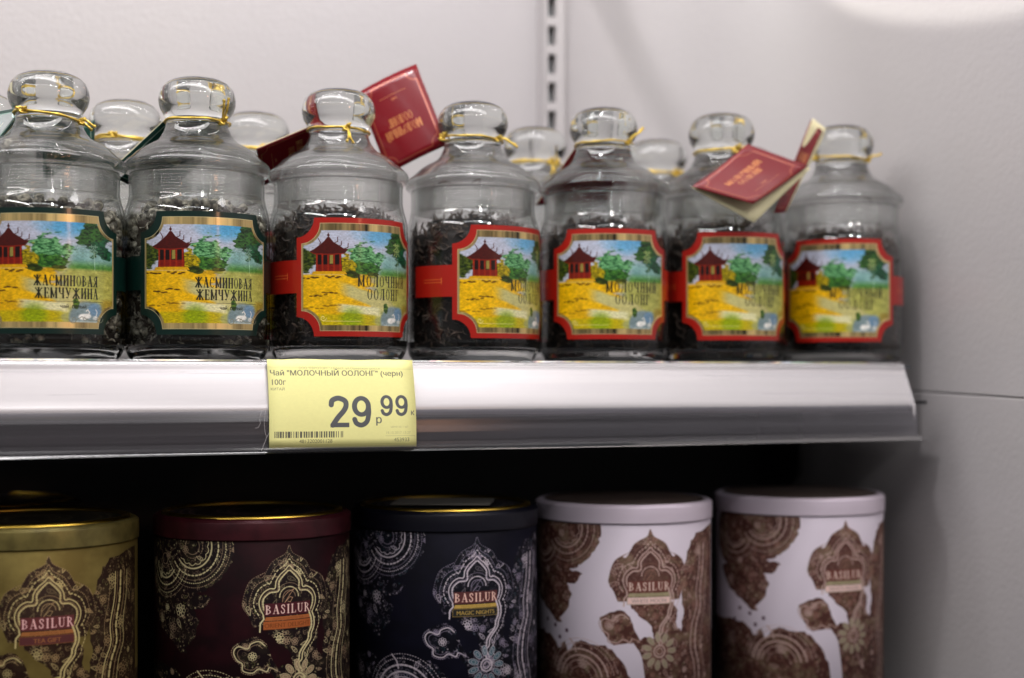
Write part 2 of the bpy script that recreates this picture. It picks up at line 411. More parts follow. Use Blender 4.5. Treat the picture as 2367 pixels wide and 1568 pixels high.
def value_noise(h, w_, cells, seed, octaves=4):
    r = np.random.default_rng(seed); out = np.zeros((h, w_), np.float32); amp = 1; tot = 0
    for o in range(octaves):
        g = r.random((cells+2, cells+2)).astype(np.float32)
        ys = np.linspace(0, cells, h, endpoint=False); xs = np.linspace(0, cells, w_, endpoint=False)
        yi = ys.astype(int); xi = xs.astype(int); fy = (ys-yi)[:, None]; fx = (xs-xi)[None]
        fy = fy*fy*(3-2*fy); fx = fx*fx*(3-2*fx)
        v = g[yi][:, xi]*(1-fy)*(1-fx)+g[yi+1][:, xi]*fy*(1-fx)+g[yi][:, xi+1]*(1-fy)*fx+g[yi+1][:, xi+1]*fy*fx
        out += amp*v; tot += amp; amp *= .55; cells *= 2
    return out/tot
def print_mat(name, im, rough=.35, coat=.3, metal_rough=.25, bump=0):
    m = mat(name, rough=rough, coat=coat)
    b = m.node_tree.nodes['Principled BSDF']
    t = N(m, 'ShaderNodeTexImage'); t.image = im; t.interpolation = 'Cubic'; t.extension = 'REPEAT'
    uv = N(m, 'ShaderNodeUVMap'); uv.uv_map = 'UVMap'
    L(m, uv.outputs['UV'], t.inputs['Vector']); L(m, t.outputs['Color'], b.inputs['Base Color'])
    L(m, t.outputs['Alpha'], b.inputs['Metallic'])
    b.inputs['Coat Roughness'].default_value = .12
    return m

# ------------------------------------------------------------------ the jar label print
LW, LH = 1500, 740            # canvas covers u -0.35..1.35, v 0..1
def LX(u): return (u+.35)/1.7*LW
def LY(v): return v*LH
def label_outline(ins=0.0):
    """plaque with scooped corners, u/v coordinates; ins shrinks it"""
    a, b = ins*.85, ins
    pts = []
    def corner(cx, cy, a0, a1, rx=.135, ry=.165):
        return [(cx+(rx+a*.1)*math.cos(t), cy+(ry+b*.1)*math.sin(t)) for t in np.linspace(a0, a1, 9)]
    # scooped corners centred outside at the rectangle's corners
    c = []
    c += [(x, y) for x, y in corner(0+a, 0+b, pi/2, 0)][::1]
    c += corner(1-a, 0+b, pi, pi/2)
    c += corner(1-a, 1-b, -pi/2, -pi)
    c += corner(0+a, 1-b, 0, -pi/2)
    return c
def draw_label(variant):
    green = variant == 'green'
    base = (.0014, .017, .012) if green else (.36, .011, .005)
    c = Canvas(LW, LH, base)
    P = lambda l: [(LX(u), LY(v)) for u, v in l]
    # gold foil plaque, with reflections of the store painted in as vertical streaks
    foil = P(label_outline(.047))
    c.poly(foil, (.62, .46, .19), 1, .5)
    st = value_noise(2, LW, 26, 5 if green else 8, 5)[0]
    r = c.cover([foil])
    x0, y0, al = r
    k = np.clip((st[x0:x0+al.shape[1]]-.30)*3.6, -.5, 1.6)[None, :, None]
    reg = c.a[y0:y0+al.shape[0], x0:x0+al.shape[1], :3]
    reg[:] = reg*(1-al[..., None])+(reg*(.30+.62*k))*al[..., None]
    # the picture on its own canvas
    p = Canvas(LW, LH, (.56, .58, .66))
    nz = value_noise(LH, LW, 9, 3, 5); n2 = value_noise(LH, LW, 34, 9, 4); n3 = value_noise(LH, LW, 90, 4, 3)
    U = (np.arange(LW)[None]+.5)/LW*1.7-.35; Vv = (np.arange(LH)[:, None]+.5)/LH
    U = np.broadcast_to(U, (LH, LW)); Vv = np.broadcast_to(Vv, (LH, LW))
    def put(mask, col):
        m_ = np.clip(mask, 0, 1)[..., None].astype(np.float32)
        p.a[..., :3] = p.a[..., :3]*(1-m_)+np.asarray(col, np.float32)*m_
    def S(x, a, b): 
        t = np.clip((x-a)/(b-a), 0, 1); return t*t*(3-2*t)
    blue = np.stack([.02+.45*nz**2, .26+.35*nz, .55+.2*nz], -1)
    put(S(U+nz*.25, .52, .70)*S(.225-Vv+nz*.08-.16*np.abs(U-.6), 0, .09)*(.95 if green else .8), blue)
    # misty right middle
    mist = np.stack([.20+.25*n2, .38+.25*n2, .36+.25*n2], -1)
    put(S(U, .58, .66)*S(Vv, .24, .36), mist)
    # tree line behind
    def foliage(cx, cy, rx, ry, dark, light, seed, a=1, rag=.55):
        n = value_noise(LH, LW, 100, seed, 4); m1 = value_noise(LH, LW, 26, seed+1, 3)
        d = np.hypot((U-cx)/rx, (Vv-cy)/ry)+(m1-.5)*rag*2
        mk = np.clip((1-d)*7, 0, 1)*a
        t = np.clip((n-.3)*2.6, 0, 1)[..., None]
        put(mk, np.asarray(dark)*(1-t)+np.asarray(light)*t)
    foliage(.07, .36, .10, .12, (.02, .05, .006), (.18, .22, .04), 11)
    foliage(.505, .335, .13, .125, (.015, .14, .05), (.30, .56, .30), 13, 1, .75)
    foliage(.50, .43, .13, .07, (.012, .09, .02), (.14, .32, .07), 17, 1, .7)
    foliage(.345, .385, .075, .10, (.14, .13, .004), (.62, .50, .01), 19, 1, .7)
    foliage(.78, .22, .11, .13, (.004, .04, .012), (.10, .24, .06), 23, 1, .75)
    foliage(.86, .33, .09, .09, (.004, .06, .04), (.05, .22, .11), 29, 1, .8)
    put(S(U, .57, .64)*S(Vv, .39, .47)*S(.60-Vv, 0, .06), np.stack([.05+.2*n3, .22+.25*n3, .04+.1*n3], -1))
    p.seg((LX(.79), LY(.34)), (LX(.795), LY(.52)), 3, (.62, .80, .66), .8)
    # meadow, shore and water
    n4 = n2*.6+n3*.4; yel = np.stack([.44+.72*n4, .29+.50*n4, .002+.010*n4], -1)
    put(S(Vv, .465, .49)*S(.62-U+.2*(n2-.5), 0, .10), yel)
    put(S(Vv, .465, .50)*S(U, .50, .62), np.stack([.34+.35*n2, .35+.32*n2, .10+.16*n2], -1))
    path = np.abs(Vv-(.60+.45*(U-.35)))
    put(S(.07-path+.05*(nz-.5), 0, .035)*S(U, .28, .40)*S(.78-U, 0, .1), (.62, .58, .30))
    put(S(.045-np.abs(Vv-.77-.10*(U-.4)), 0, .02)*S(U, .27, .36)*S(.64-U, 0, .06), (.78, .75, .50))
    put(S(Vv, .80, .83)*S(U, .02, .1)*S(.60-U, 0, .05)*.75, np.stack([.36+.35*n3, .34+.30*n3, .004+0*n3], -1))
    put(S(.09-np.hypot(U-.40, (Vv-.85)*.9)*1.0, -.03, .05)*.8, np.stack([.20+.25*n3, .32+.25*n3, .006+0*n3], -1))
    for (u0, u1, v, a) in ((.05, .18, .505, .9), (.22, .33, .50, .9), (.10, .22, .655, .8), (.20, .30, .635, .8), (.03, .20, .76, .5), (.2, .33, .745, .5), (.24, .42, .94, .6)):
        for q in range(5):
            uu = u0+(u1-u0)*(q+.5)/5
            p.soft(LX(uu+random.uniform(-.01, .01)), LY(v+random.uniform(-.008, .008)), 17, 6, (.10, .035, .003), a, 2)
    foliage(.40, .475, .06, .035, (.03, .05, .0), (.12, .16, .02), 31, 1, .4)
    foliage(.56, .47, .05, .02, (.04, .07, .0), (.16, .18, .03), 37, 1, .4)
    # lake corner with swan
    put(S(.135-np.hypot((U-.735)*1.0, (Vv-.865)*.95), 0, .03), np.stack([.16+.3*nz, .25+.28*nz, .26+.28*nz], -1))
    put(S(.07-np.hypot((U-.80), (Vv-.80)), 0, .03)*.8, (.24, .38, .52))
    foliage(.665, .765, .025, .05, (.05, .12, .02), (.22, .34, .06), 41)
    put(S(U, .82, .88)*S(Vv, .70, .74)*S(.84-Vv, 0, .04), np.stack([.30+.3*n3, .24+.25*n3, .04+.1*n3], -1))
    wsw = (.85, .84, .80)
    p.soft(LX(.71), LY(.862), 34, 22, wsw, 1, 3); p.soft(LX(.74), LY(.855), 26, 18, wsw, .9, 3)
    p.line([(LX(.735), LY(.865)), (LX(.755), LY(.825)), (LX(.742), LY(.805)), (LX(.73), LY(.815))], 7, wsw, .95)
    p.soft(LX(.80), LY(.87), 22, 15, wsw, .7, 3)
    p.line([(LX(.80), LY(.865)), (LX(.812), LY(.82)), (LX(.80), LY(.80))], 5, wsw, .8)
    put(S(Vv, .885, .91)*S(U, .63, .67)*.7, (.70, .74, .68))
    # pagoda
    R1, R2 = (.14, .020, .012), (.40, .055, .010)
    pg = lambda l, col, a=1: p.poly([(LX(u), LY(v)) for u, v in l], col, a)
    pg([(.155, .30), (.325, .30), (.33, .455), (.145, .455)], (.03, .006, .005))
    pg([(.15, .395), (.33, .395), (.33, .455), (.15, .455)], (.30, .030, .008))
    for uu in (.155, .195, .235, .275, .318):
        pg([(uu-.006, .29), (uu+.006, .29), (uu+.006, .455), (uu-.006, .455)], R2)
    pg([(.245, .31), (.268, .31), (.268, .39), (.245, .39)], (.48, .42, .14), .8)
    pg([(.10, .285), (.135, .265), (.17, .235), (.205, .20), (.228, .165), (.245, .165), (.27, .205), (.31, .235), (.345, .262), (.375, .262), (.345, .305), (.25, .315), (.14, .31)], R1)
    pg([(.10, .285), (.14, .31), (.25, .317), (.345, .305), (.345, .297), (.25, .306), (.14, .30)], (.34, .04, .01))
    p.dot((LX(.236), LY(.148)), 8, R1); p.seg((LX(.236), LY(.13)), (LX(.236), LY(.17)), 5, R1)
    for (a_, b_, c2, d_) in ((.345, .262, .372, .215), (.275, .215, .30, .165), (.175, .225, .165, .175), (.30, .24, .325, .20)):
        p.line([(LX(a_), LY(b_)), (LX((a_+c2)/2+.012), LY((b_+d_)/2+.012)), (LX(c2), LY(d_))], 5, R1)
    pg([(.13, .452), (.35, .452), (.365, .478), (.115, .478)], (.72, .46, .01))
    p.a[..., :3] = np.power(np.clip(p.a[..., :3], 0, 1), 1.45)*1.08*(.62+.70*value_noise(LH, LW, 140, 88, 3)[..., None])
    # paste the picture (inner plaque)
    inner = P(label_outline(.092))
    for q in range(len(inner)): pass
    r = c.cover([inner])
    # left/right margins of the picture reach further out than the top/bottom bands
    x0, y0, al = r
    full = np.zeros((LH, LW), np.float32); full[y0:y0+al.shape[0], x0:x0+al.shape[1]] = al
    rim = np.zeros_like(full)
    r2 = c.cover([P(label_outline(.062))]); rim[r2[1]:r2[1]+r2[2].shape[0], r2[0]:r2[0]+r2[2].shape[1]] = r2[2]
    band = ((Vv > .108) & (Vv < .905)).astype(np.float32)
    m_ = (rim*band)[..., None]
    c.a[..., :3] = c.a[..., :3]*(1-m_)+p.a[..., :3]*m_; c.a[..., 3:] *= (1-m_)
    # bright hairline round the plaque
    c.line(foil, 2.5, (.92, .80, .45), .9, .6, closed=True)
    ink = (.010, .012, .006)
    if green:
        c.serif('ЖАСМИНОВАЯ', LX(.398), LY(.617), 60, .647, ink, gap=.20)
        c.serif('ЖЕМЧУЖИНА', LX(.405), LY(.716), 60, .68, ink, gap=.20)
        c.seg((LX(.47), LY(.742)), (LX(.86), LY(.742)), 2.5, ink, .9)
        c.text('чай  белый', LX(.645), LY(.795), 22, ink, 1, bold=.8, anchor='c', sx=.95)
        c.text('绿', LX(.655), LY(.375), 62, (.16, .30, .26), .85, sx=.8); c.text('茶', LX(.745), LY(.375), 62, (.20, .34, .24), .75, sx=.8)
        sc_ = lambda cx, cy, r0, tn, dr: [(LX(cx)+dr*(r0*(1-t/tn*.8))*math.cos(t), LY(cy)+(r0*(1-t/tn*.8))*math.sin(t)) for t in np.linspace(0, tn, 22)]
        g2 = (.20, .20, .14)
        c.line(sc_(.645, .885, 24, 7, -1), 4, g2, .9); c.line(sc_(.83, .875, 26, 7, 1), 4, g2, .9); c.line(sc_(.72, .875, 15, 6, 1), 4, g2, .9)
        c.line([(LX(.66), LY(.89)), (LX(.70), LY(.86)), (LX(.75), LY(.89)), (LX(.80), LY(.89)), (LX(.85), LY(.86))], 4, g2, .9)
    else:
        c.serif('МОЛОЧНЫЙ', LX(.44), LY(.575), 67, .705, (.006, .009, .003), gap=.26)
        c.serif('ООЛОНГ', LX(.51), LY(.685), 67, .69, (.006, .009, .003), gap=.26)
        c.text('茶', LX(.735), LY(.30), 70, (.52, .62, .22), .6, sx=.8)
        gl = (.86, .76, .35)
        c.line([(LX(.20)+(20*(1-t/9))*math.cos(t), LY(.845)+(20*(1-t/9))*math.sin(t)) for t in np.linspace(0, 8, 26)], 3, gl, .8)
        c.seg((LX(.20), LY(.872)), (LX(.46), LY(.872)), 2.5, gl, .8)
        oc = (.85, .22, .05)
        for (e0, e1) in ((-.24, -.085), (1.085, 1.24)):
            c.seg((LX(e0), LY(.48)), (LX(e1), LY(.48)), 3, oc, .8); c.seg((LX(e0), LY(.505)), (LX(e1), LY(.505)), 3, oc, .8)
            c.seg((LX(e1 if e0 < 0 else e0), LY(.465)), (LX(e1 if e0 < 0 else e0), LY(.52)), 4, oc, .8)
    return c.image('print_'+variant)
label_mats = {v: print_mat('label_print_'+v, draw_label(v), .34, .35) for v in ('green', 'red')}

# ------------------------------------------------------------------ gift card print
def draw_card(kind):
    W_, H_c = 460, 600
    base = (.15, .003, .007) if kind == 'red' else (.003, .035, .026)
    c = Canvas(W_, H_c, base)
    ln = (.50, .14, .07) if kind == 'red' else (.25, .42, .33)
    a = 34; q = 62; fr = []
    for cx, cy_, a0, a1 in ((a, a, pi/2, 0), (W_-a, a, pi, pi/2), (W_-a, H_c-a, -pi/2, -pi), (a, H_c-a, 0, -pi/2)):
        fr += [(cx+q*math.cos(t), cy_+q*math.sin(t)) for t in np.linspace(a0, a1, 9)]
    c.line(fr, 5, ln, .9, .4, closed=True)
    tx = (.62, .24, .08) if kind == 'red' else (.6, .55, .25)
    if kind == 'red':
        w1 = c.serif('МОЛОЧНЫЙ', 108, 250, 56, .68, tx, .9, metal=.4)
        c.serif('ООЛОНГ', 150, 325, 56, .68, tx, .9, metal=.4)
    else:
        c.serif('ЖАСМИНОВАЯ', 90, 250, 52, .60, tx, .9, metal=.4); c.serif('ЖЕМЧУЖИНА', 95, 325, 52, .60, tx, .9, metal=.4)
    c.text('чай', 205, 452, 20, tx, .8); c.seg((130, 475), (330, 475), 3, tx, .6)
    return c.image('card_'+kind)
card_mats = {v: print_mat('card_print_'+v, draw_card(v), .25, .2) for v in ('green', 'red')}

# ------------------------------------------------------------------ price tag print
def draw_price():
    W_, H_c = 1440, 860
    c = Canvas(W_, H_c, (.76, .73, .30))
    nz = value_noise(H_c, W_, 60, 77, 3)[..., None]
    c.a[..., :3] *= (.97+.06*nz)
    ink = (.055, .055, .05); ft = (.36, .34, .16)
    c.seg((0, 78), (W_, 92), 2.5, (.45, .43, .18), .8)
    c.text('ООО "ЕВРОТОРГ" г.Брест, ул.Ошевское шоссе', 300, 98, 26, (.30, .30, .13), .75, sx=1.0)
    c.text('Чай "МОЛОЧНЫЙ ООЛОНГ" (черн)', 18, 160, 52, ink, .92, bold=1.3, sx=1.09)
    c.text('100г', 22, 252, 56, ink, .9, bold=.6, sx=1.0)
    c.text('КИТАЙ', 20, 305, 26, ink, .8, sx=1.1)
    big = (.075, .078, .085)
    def two(x, y, h, wd):
        c.line([(x+wd*px, y-h*py) for px, py in [(p.x, p.y) for p in spline([(.10, .72, 0), (.16, .86, 0), (.46, .93, 0), (.78, .85, 0), (.84, .70, 0), (.72, .53, 0), (.42, .31, 0), (.16, .07, 0)], 6)]], h*.165, big)
        c.poly([(x+wd*.03, y), (x+wd*.98, y), (x+wd*.98, y-h*.145), (x+wd*.12, y-h*.145)], big)
    def nine(x, y, h, wd):
        c.poly([ell(x+wd*.5, y-h*.665, wd*.48, h*.335, 40), ell(x+wd*.5, y-h*.665, wd*.225, h*.19, 40)], big)
        c.line([(x+wd*px, y-h*py) for px, py in [(p.x, p.y) for p in spline([(.855, .66, 0), (.86, .45, 0), (.76, .18, 0), (.50, .065, 0), (.24, .12, 0), (.14, .25, 0)], 7)]], h*.155, big)
    two(578, 664, 304, 196); nine(796, 664, 304, 196)
    nine(1082, 556, 205, 128); nine(1232, 556, 205, 128)
    c.text('р', 1030, 628, 80, big, .95, bold=2, sx=1.0)
    c.text('к', 1384, 550, 60, big, .9, bold=1, sx=.9)
    c.text('цена за 1 шт', 1180, 672, 22, ft, .7)
    c.text('19.10.2017 13:27', 1130, 735, 28, ft, .6, sx=.95)
    c.seg((1130, 752), (1425, 752), 2.5, ft, .9); c.seg((1425, 752), (1425, 795), 2.5, ft, .7)
    c.text('453933', 1215, 808, 38, ink, .85, sx=1.0)
    code = '4813202001128'
    Lc = ['0001101', '0011001', '0010011', '0111101', '0100011', '0110001', '0101111', '0111011', '0110111', '0001011']
    par = {'4': 'LGLLGG'}['4']
    bits = '101'
    for d, p_ in zip(code[1:7], par):
        b = Lc[int(d)]
        bits += b if p_ == 'L' else ''.join('1' if q == '0' else '0' for q in b)[::-1]
    bits += '01010'
    for d in code[7:]: bits += ''.join('1' if q == '0' else '0' for q in Lc[int(d)])
    bits += '101'
    x0 = 48; wb = 660/len(bits)
    for i, b in enumerate(bits):
        if b == '1': c.poly([(x0+i*wb, 702), (x0+(i+1)*wb+.4, 702), (x0+(i+1)*wb+.4, 762), (x0+i*wb, 762)], ink, .93)
    c.text(code, 285, 812, 36, ink, .85, sx=1.0)
    c.seg((0, 832), (W_, 826), 3, (.60, .58, .22), .8)
    return c.image('price_print')
price_mat = print_mat('price_tag_paper', draw_price(), .6, .0)

# ------------------------------------------------------------------ tin print
TW, TH, PM = 830, 600, 4.0     # 4 px per mm; x -132..75 mm about the badge, y 0..150 mm below the lid
def tx(x): return (x+132)*PM
def ty(y): return y*PM
def draw_tin(v):
    st = dict(
        gold=dict(bg=(.24, .185, .055), bg2=(.15, .11, .03), fill=(.035, .018, .012), li=(.56, .46, .20), li2=(.38, .26, .12), txt=(.78, .46, .44), bx=(.12, .03, .03), b1=(.34, .13, .04), b2=(.10, .03, .03), s='TEA GIFT', acc=(.38, .36, .12)),
        maroon=dict(bg=(.024, .0035, .006), bg2=(.010, .002, .0035), fill=(.010, .005, .006), li=(.68, .60, .33), li2=(.34, .24, .15), txt=(.86, .60, .52), bx=(.07, .012, .018), b1=(.42, .13, .04), b2=(.40, .11, .03), s='ORIENT DELIGHT', acc=(.30, .30, .10)),
        navy=dict(bg=(.0045, .0045, .013), bg2=(.003, .003, .008), fill=(.004, .004, .008), li=(.62, .54, .60), li2=(.26, .22, .30), txt=(.88, .58, .48), bx=(.10, .03, .03), b1=(.52, .34, .08), b2=(.02, .02, .02), s='MAGIC NIGHTS', acc=(.05, .13, .16)),
        white=dict(bg=(.74, .66, .745), bg2=(.74, .66, .745), fill=(.080, .028, .021), li=(.55, .38, .34), li2=(.26, .13, .10), txt=(.74, .56, .48), bx=(.14, .04, .03), b1=(.34, .30, .17), b2=(.78, .55, .50), s='WHITE MOON', acc=(.27, .25, .15)))[v]
    c = Canvas(TW, TH, st['bg'], .45 if v == 'gold' else 0)
    nz = value_noise(TH, TW, 7, 51, 5)
    t = np.clip((nz-.35)*3, 0, 1)[..., None]
    if v != 'white': c.a[..., :3] = np.array(st['bg'])*t+np.array(st['bg2'])*(1-t)
    r = random.Random(hash(3)); P = lambda l: [(tx(x), ty(y)) for x, y in l]
    def wob(l, amp, n=4, seed=1):
        rr = random.Random(seed); o = []
        for i in range(len(l)):
            a, b = l[i], l[(i+1) % len(l)]
            for k in range(n):
                q = k/n; o.append((a[0]+(b[0]-a[0])*q+rr.uniform(-amp, amp), a[1]+(b[1]-a[1])*q+rr.uniform(-amp, amp)))
        return o
    # badge outlines
    def badge(g):
        """ogee trefoil, g = growth in mm"""
        top = [(0, 17-g*1.25), (2.6, 19.5-g), (6.2+g*.5, 22.5-g*.8), (8.8+g*.8, 26.5-g*.3), (9.6+g, 31-g*.75)]
        lobe = [(13+g*.3, 31.2-g), (17+g*.85, 33.6-g*.7), (19.6+g, 38.2), (19.4+g, 43), (17+g*.9, 48)]
        R = top+lobe; Lf = [(-x, y) for x, y in R]
        return [(p.x, p.y) for p in spline([(x, y, 0) for x, y in Lf[::-1][:-1]+R], 5)]
    out = badge(10.5); mid = badge(4.5)
    close = lambda l, yb: l+[(l[-1][0]-3, yb), (l[0][0]+3, yb)]
    regions = [wob(close(out, 55), .25, 1, 3)]
    regions.append(wob(ell(-67, 4, 31, 30, 40), .9, 2, 5))                       # mandala, top left
    regions.append(wob(ell(-93, 18, 26, 24, 30), .9, 2, 6))
    regions.append(wob([(-92, 34), (-74, 30), (-58, 35), (-50, 36), (-56, 44), (-64, 44), (-60, 52), (-63, 62), (-70, 70), (-69, 74), (-76, 72), (-84, 66), (-98, 60), (-110, 44)], .9, 3, 8))
    regions.append(wob([(27, 38), (31, 24), (36, 14), (42, 9), (75, 4), (75, 150), (2, 150), (-6, 96), (-12, 84), (-3, 80), (3, 82), (1, 74), (-4, 68), (-12, 62), (-15, 57), (16, 55), (22, 62), (21, 74), (25, 78), (28, 66), (26, 52)], .8, 4, 9))
    regions.append(wob([(-37, 67), (-29, 63), (-21, 61), (-15, 66), (-12, 74), (-9, 80), (-7, 84), (-16, 85), (-27, 86), (-33, 80)], .5, 3, 11))
    regions.append(wob([(-58, 88), (-52, 84), (-42, 86), (-30, 88), (-22, 96), (-14, 110), (-10, 150), (-132, 150), (-132, 84), (-112, 84), (-92, 82), (-80, 84), (-72, 92), (-66, 86), (-62, 94)], .9, 4, 12))
    M = np.zeros((TH, TW), np.float32)
    for g in regions:
        cv = c.cover([P(g)])
        if cv: 
            s_ = M[cv[1]:cv[1]+cv[2].shape[0], cv[0]:cv[0]+cv[2].shape[1]]; np.maximum(s_, cv[2], out=s_)
    dk0 = v != 'white'; F = Canvas(TW, TH, st['fill'])
    f2 = value_noise(TH, TW, 22, 61, 3)[..., None]
    F.a[..., :3] = F.a[..., :3]*(.75+.5*f2)+np.array(st['acc'])*np.clip((f2-.5)*(.12 if dk0 else 1.2), 0, .5)
    for i in range(4200):
        x, y = r.uniform(0, TW), r.uniform(0, TH); r0 = r.uniform(2, 7.5); a0 = r.uniform(0, 6.3); tn = r.uniform(2.0, 5.5)
        dk = v in ('maroon', 'navy', 'gold'); col = st['li2'] if r.random() < (.8 if dk else .62) else (st['acc'] if r.random() < .6 else st['li'])
        pts = [(x+r0*(1-q*.12)*math.cos(a0+q), y+r0*(1-q*.12)*math.sin(a0+q)) for q in np.linspace(0, tn, 6)]
        F.line(pts, r.uniform(.9, 1.5) if dk else r.uniform(1.0, 1.9), col, r.uniform(.14, .5) if dk else r.uniform(.3, .8))
        if r.random() < (.22 if dk else .4): F.dot((x, y), r.uniform(1, 2.2), st['li'], .55)
    for i in range(170):
        x, y = r.uniform(0, TW), r.uniform(0, TH); a0 = r.uniform(0, 6.3); R0 = r.uniform(7, 15)
        col = st['li2'] if r.random() < .6 else st['li']
        tear = lambda q: [(x+math.cos(a0)*(R0*q*math.cos(t))-math.sin(a0)*(R0*q*.55*math.sin(t)*math.sin(t/2)), y+math.sin(a0)*(R0*q*math.cos(t))+math.cos(a0)*(R0*q*.55*math.sin(t)*math.sin(t/2))) for t in np.linspace(0, 2*pi, 16)]
        F.poly([tear(1.15)], st['fill'], .8); F.line(tear(1), 1.5, col, .8); F.line(tear(.6), 1.0, st['li2'], .8)
        F.dot((x-math.cos(a0)*R0*.25, y-math.sin(a0)*R0*.25), 1.6, st['li'], .8)
    def flower(cv, x, y, rad, col, n=8):
        for k in range(n):
            a = 2*pi*k/n
            cv.line(ell(tx(x)+rad*PM*.62*math.cos(a), ty(y)+rad*PM*.62*math.sin(a), rad*PM*.26, rad*PM*.26, 8), 1.5, col, .85, closed=True)
        cv.line(ell(tx(x), ty(y), rad*PM*.3, rad*PM*.3, 12), 1.8, col, .9, closed=True)
        cv.dot((tx(x), ty(y)), rad*PM*.12, col)
    for i in range(46): flower(F, r.uniform(-130, 73), r.uniform(0, 150), r.uniform(1.8, 3.6), st['li2'] if r.random() < .6 else st['li'], r.choice((6, 7, 9)))
    for (x, y, rad) in ((-7, 63, 5), (4, 66, 3.4), (-75, 46, 6), (-83, 58, 5), (-97, 52, 6), (36, 34, 4), (44, 22, 5), (40, 60, 5), (34, 76, 5), (52, 50, 6), (55, 80, 7), (22, 96, 6), (6, 90, 9), (36, 104, 8), (-50, 100, 6), (-70, 104, 9), (-96, 98, 8), (-30, 104, 7), (-24, 74, 4), (-110, 30, 7), (62, 26, 7), (-52, 40, 3)):
        flower(F, x, y, rad*.8, st['li2'] if r.random() < .6 else st['li'])
    m_ = M[..., None]; c.a[..., :3] = c.a[..., :3]*(1-m_)+F.a[..., :3]*m_
    li, li2 = st['li'], st['li2']
    def ring(cx, cy_, rad, wd, col, a=1, a0=0, a1=2*pi, scal=0, n=60):
        pts = [(tx(cx+(rad+scal*abs(math.sin(q*7)))*math.cos(q)), ty(cy_+(rad+scal*abs(math.sin(q*7)))*math.sin(q))) for q in np.linspace(a0, a1, n)]
        c.line(pts, wd*PM, col, a)
    def dash(path, wd, on, off, col, a=1):
        L_ = [Vector((tx(x), ty(y))) for x, y in path]; acc = 0; 
        for i in range(len(L_)-1):
            d = (L_[i+1]-L_[i]).length; k = 0
            n = max(1, int(d))
            for q in range(n):
                if (acc % (on+off)*1.0) < on:
                    p0 = L_[i].lerp(L_[i+1], q/n); p1 = L_[i].lerp(L_[i+1], (q+1)/n)
                    c.seg(p0, p1, wd, col, a)
                acc += d/n
    circ = lambda cx, cy_, rad, a0, a1, n=50: [(cx+rad*math.cos(q), cy_+rad*math.sin(q)) for q in np.linspace(a0, a1, n)]
    # mandala, two scalloped lobes
    for (cx, cy_, rr_, a0, a1) in ((-65, 4, 14.5, -.35, 2.45), (-92, 14, 12.5, .55, 2.9)):
        ring(cx, cy_, rr_, .95, li, 1, a0, a1)
        ring(cx, cy_, rr_-3.2, .5, li, .9, a0, a1, 1.3)
        dash(circ(cx, cy_, rr_-6.5, a0, a1), 2, 3, 4, li2)
        ring(cx, cy_, rr_-9, .45, li2, .9)
        dash(circ(cx, cy_, rr_+4.6, a0-.2, a1+.1), 3.6, 7, 5, li)
        ring(cx, cy_, rr_+7.5, .3, li2, .8, a0-.3, a1+.2)
        dash(circ(cx, cy_, rr_+9.6, a0-.3, a1+.2), 2.6, 2.2, 4.5, li, .8)
        dash(circ(cx, cy_, rr_+12.4, a0-.3, a1+.2), 2.0, 2.0, 4, li2, .9)
    # badge
    c.poly(P(close(badge(-.2), 49)), st['fill'], .75)
    c.line(P(badge(0)), 2.9, li, 1)
    sc2 = badge(-2.4)
    dash(sc2, 3.6, 4, 3, li, .95); c.line(P(badge(-1.5)), 1.2, li2, .7)
    dash(badge(3.4), 2.6, 6, 5, li, .85); dash(badge(6.2), 1.8, 2, 3.5, li2, .95); dash(out, 1.4, 3, 3, li2, .6)
    dash(circ(0, 37, 6.5, pi, 2*pi), 3, 2.4, 2.2, li, .8); ring(0, 37, 4.2, .35, li2, .8, pi, 2*pi); ring(0, 37, 9, .3, li2, .6, pi*1.05, 1.95*pi)
    c.line([(tx(-4.5), ty(40)), (tx(-4.3), ty(37.5)), (tx(-1), ty(34)), (tx(3.5), ty(32)), (tx(.5), ty(35.5)), (tx(-3), ty(40.5)), (tx(.5), ty(37)), (tx(2.4), ty(37.6)), (tx(.8), ty(40.3)), (tx(-1), ty(39.8))], 1.3, li2 if v != 'maroon' else (.6, .35, .2), .95)
    c.poly(P([(-16.5, 40.6), (15.5, 40.6), (15.5, 48.6), (-16.5, 48.6)]), st['bx'], 1)
    c.serif('BASILUR', tx(-15.6), ty(47.4), 5.6*PM, .97, st['txt'], 1, gap=.22)
    c.poly(P([(-15.5, 49.2), (14.5, 49.2), (15.5, 51.8), (-16.5, 51.8)]), st['b1'], 1)
    c.text('PREMIUM CEYLON TEA', tx(-.5), ty(51.3), 1.5*PM, tuple(q*.45 for q in st['b1']), .8, anchor='c')
    c.poly(P([(-17, 52.2), (15.5, 52.2), (15.5, 57.2), (-17, 57.2)]), st['b2'], 1)
    c.line(P([(-17, 52.2), (15.5, 52.2), (15.5, 57.2), (-17, 57.2)]), 1.2, tuple(q*.8 for q in st['b1']), .9, closed=True)
    s2 = tuple(q*(.45 if sum(st['b2']) > .3 else 1) for q in (st['b2'] if sum(st['b2']) > .3 else st['b1']))
    c.text(st['s'], tx(-.75), ty(56.2), 2.9*PM, s2, .9, anchor='c', bold=.4)
    c.line(P([(-17.2, 48.2), (-16.8, 50.5), (-19, 53), (-19.3, 58.5)]), 1.0*PM, li, 1)
    right = [(p.x, p.y) for p in spline([(16.8, 48, 0), (18.3, 52, 0), (18.6, 57, 0), (16.5, 62, 0), (15.6, 66, 0), (10, 73, 0), (9, 78, 0), (7, 80.5, 0), (9.2, 86, 0)], 6)]
    c.line(P(right), 1.0*PM, li, 1); dash([(x-2.2, y) for x, y in right], 5, 5, 3, li, .8); dash([(x+4, y-1) for x, y in right], 2.4, 5, 4, li, .7)
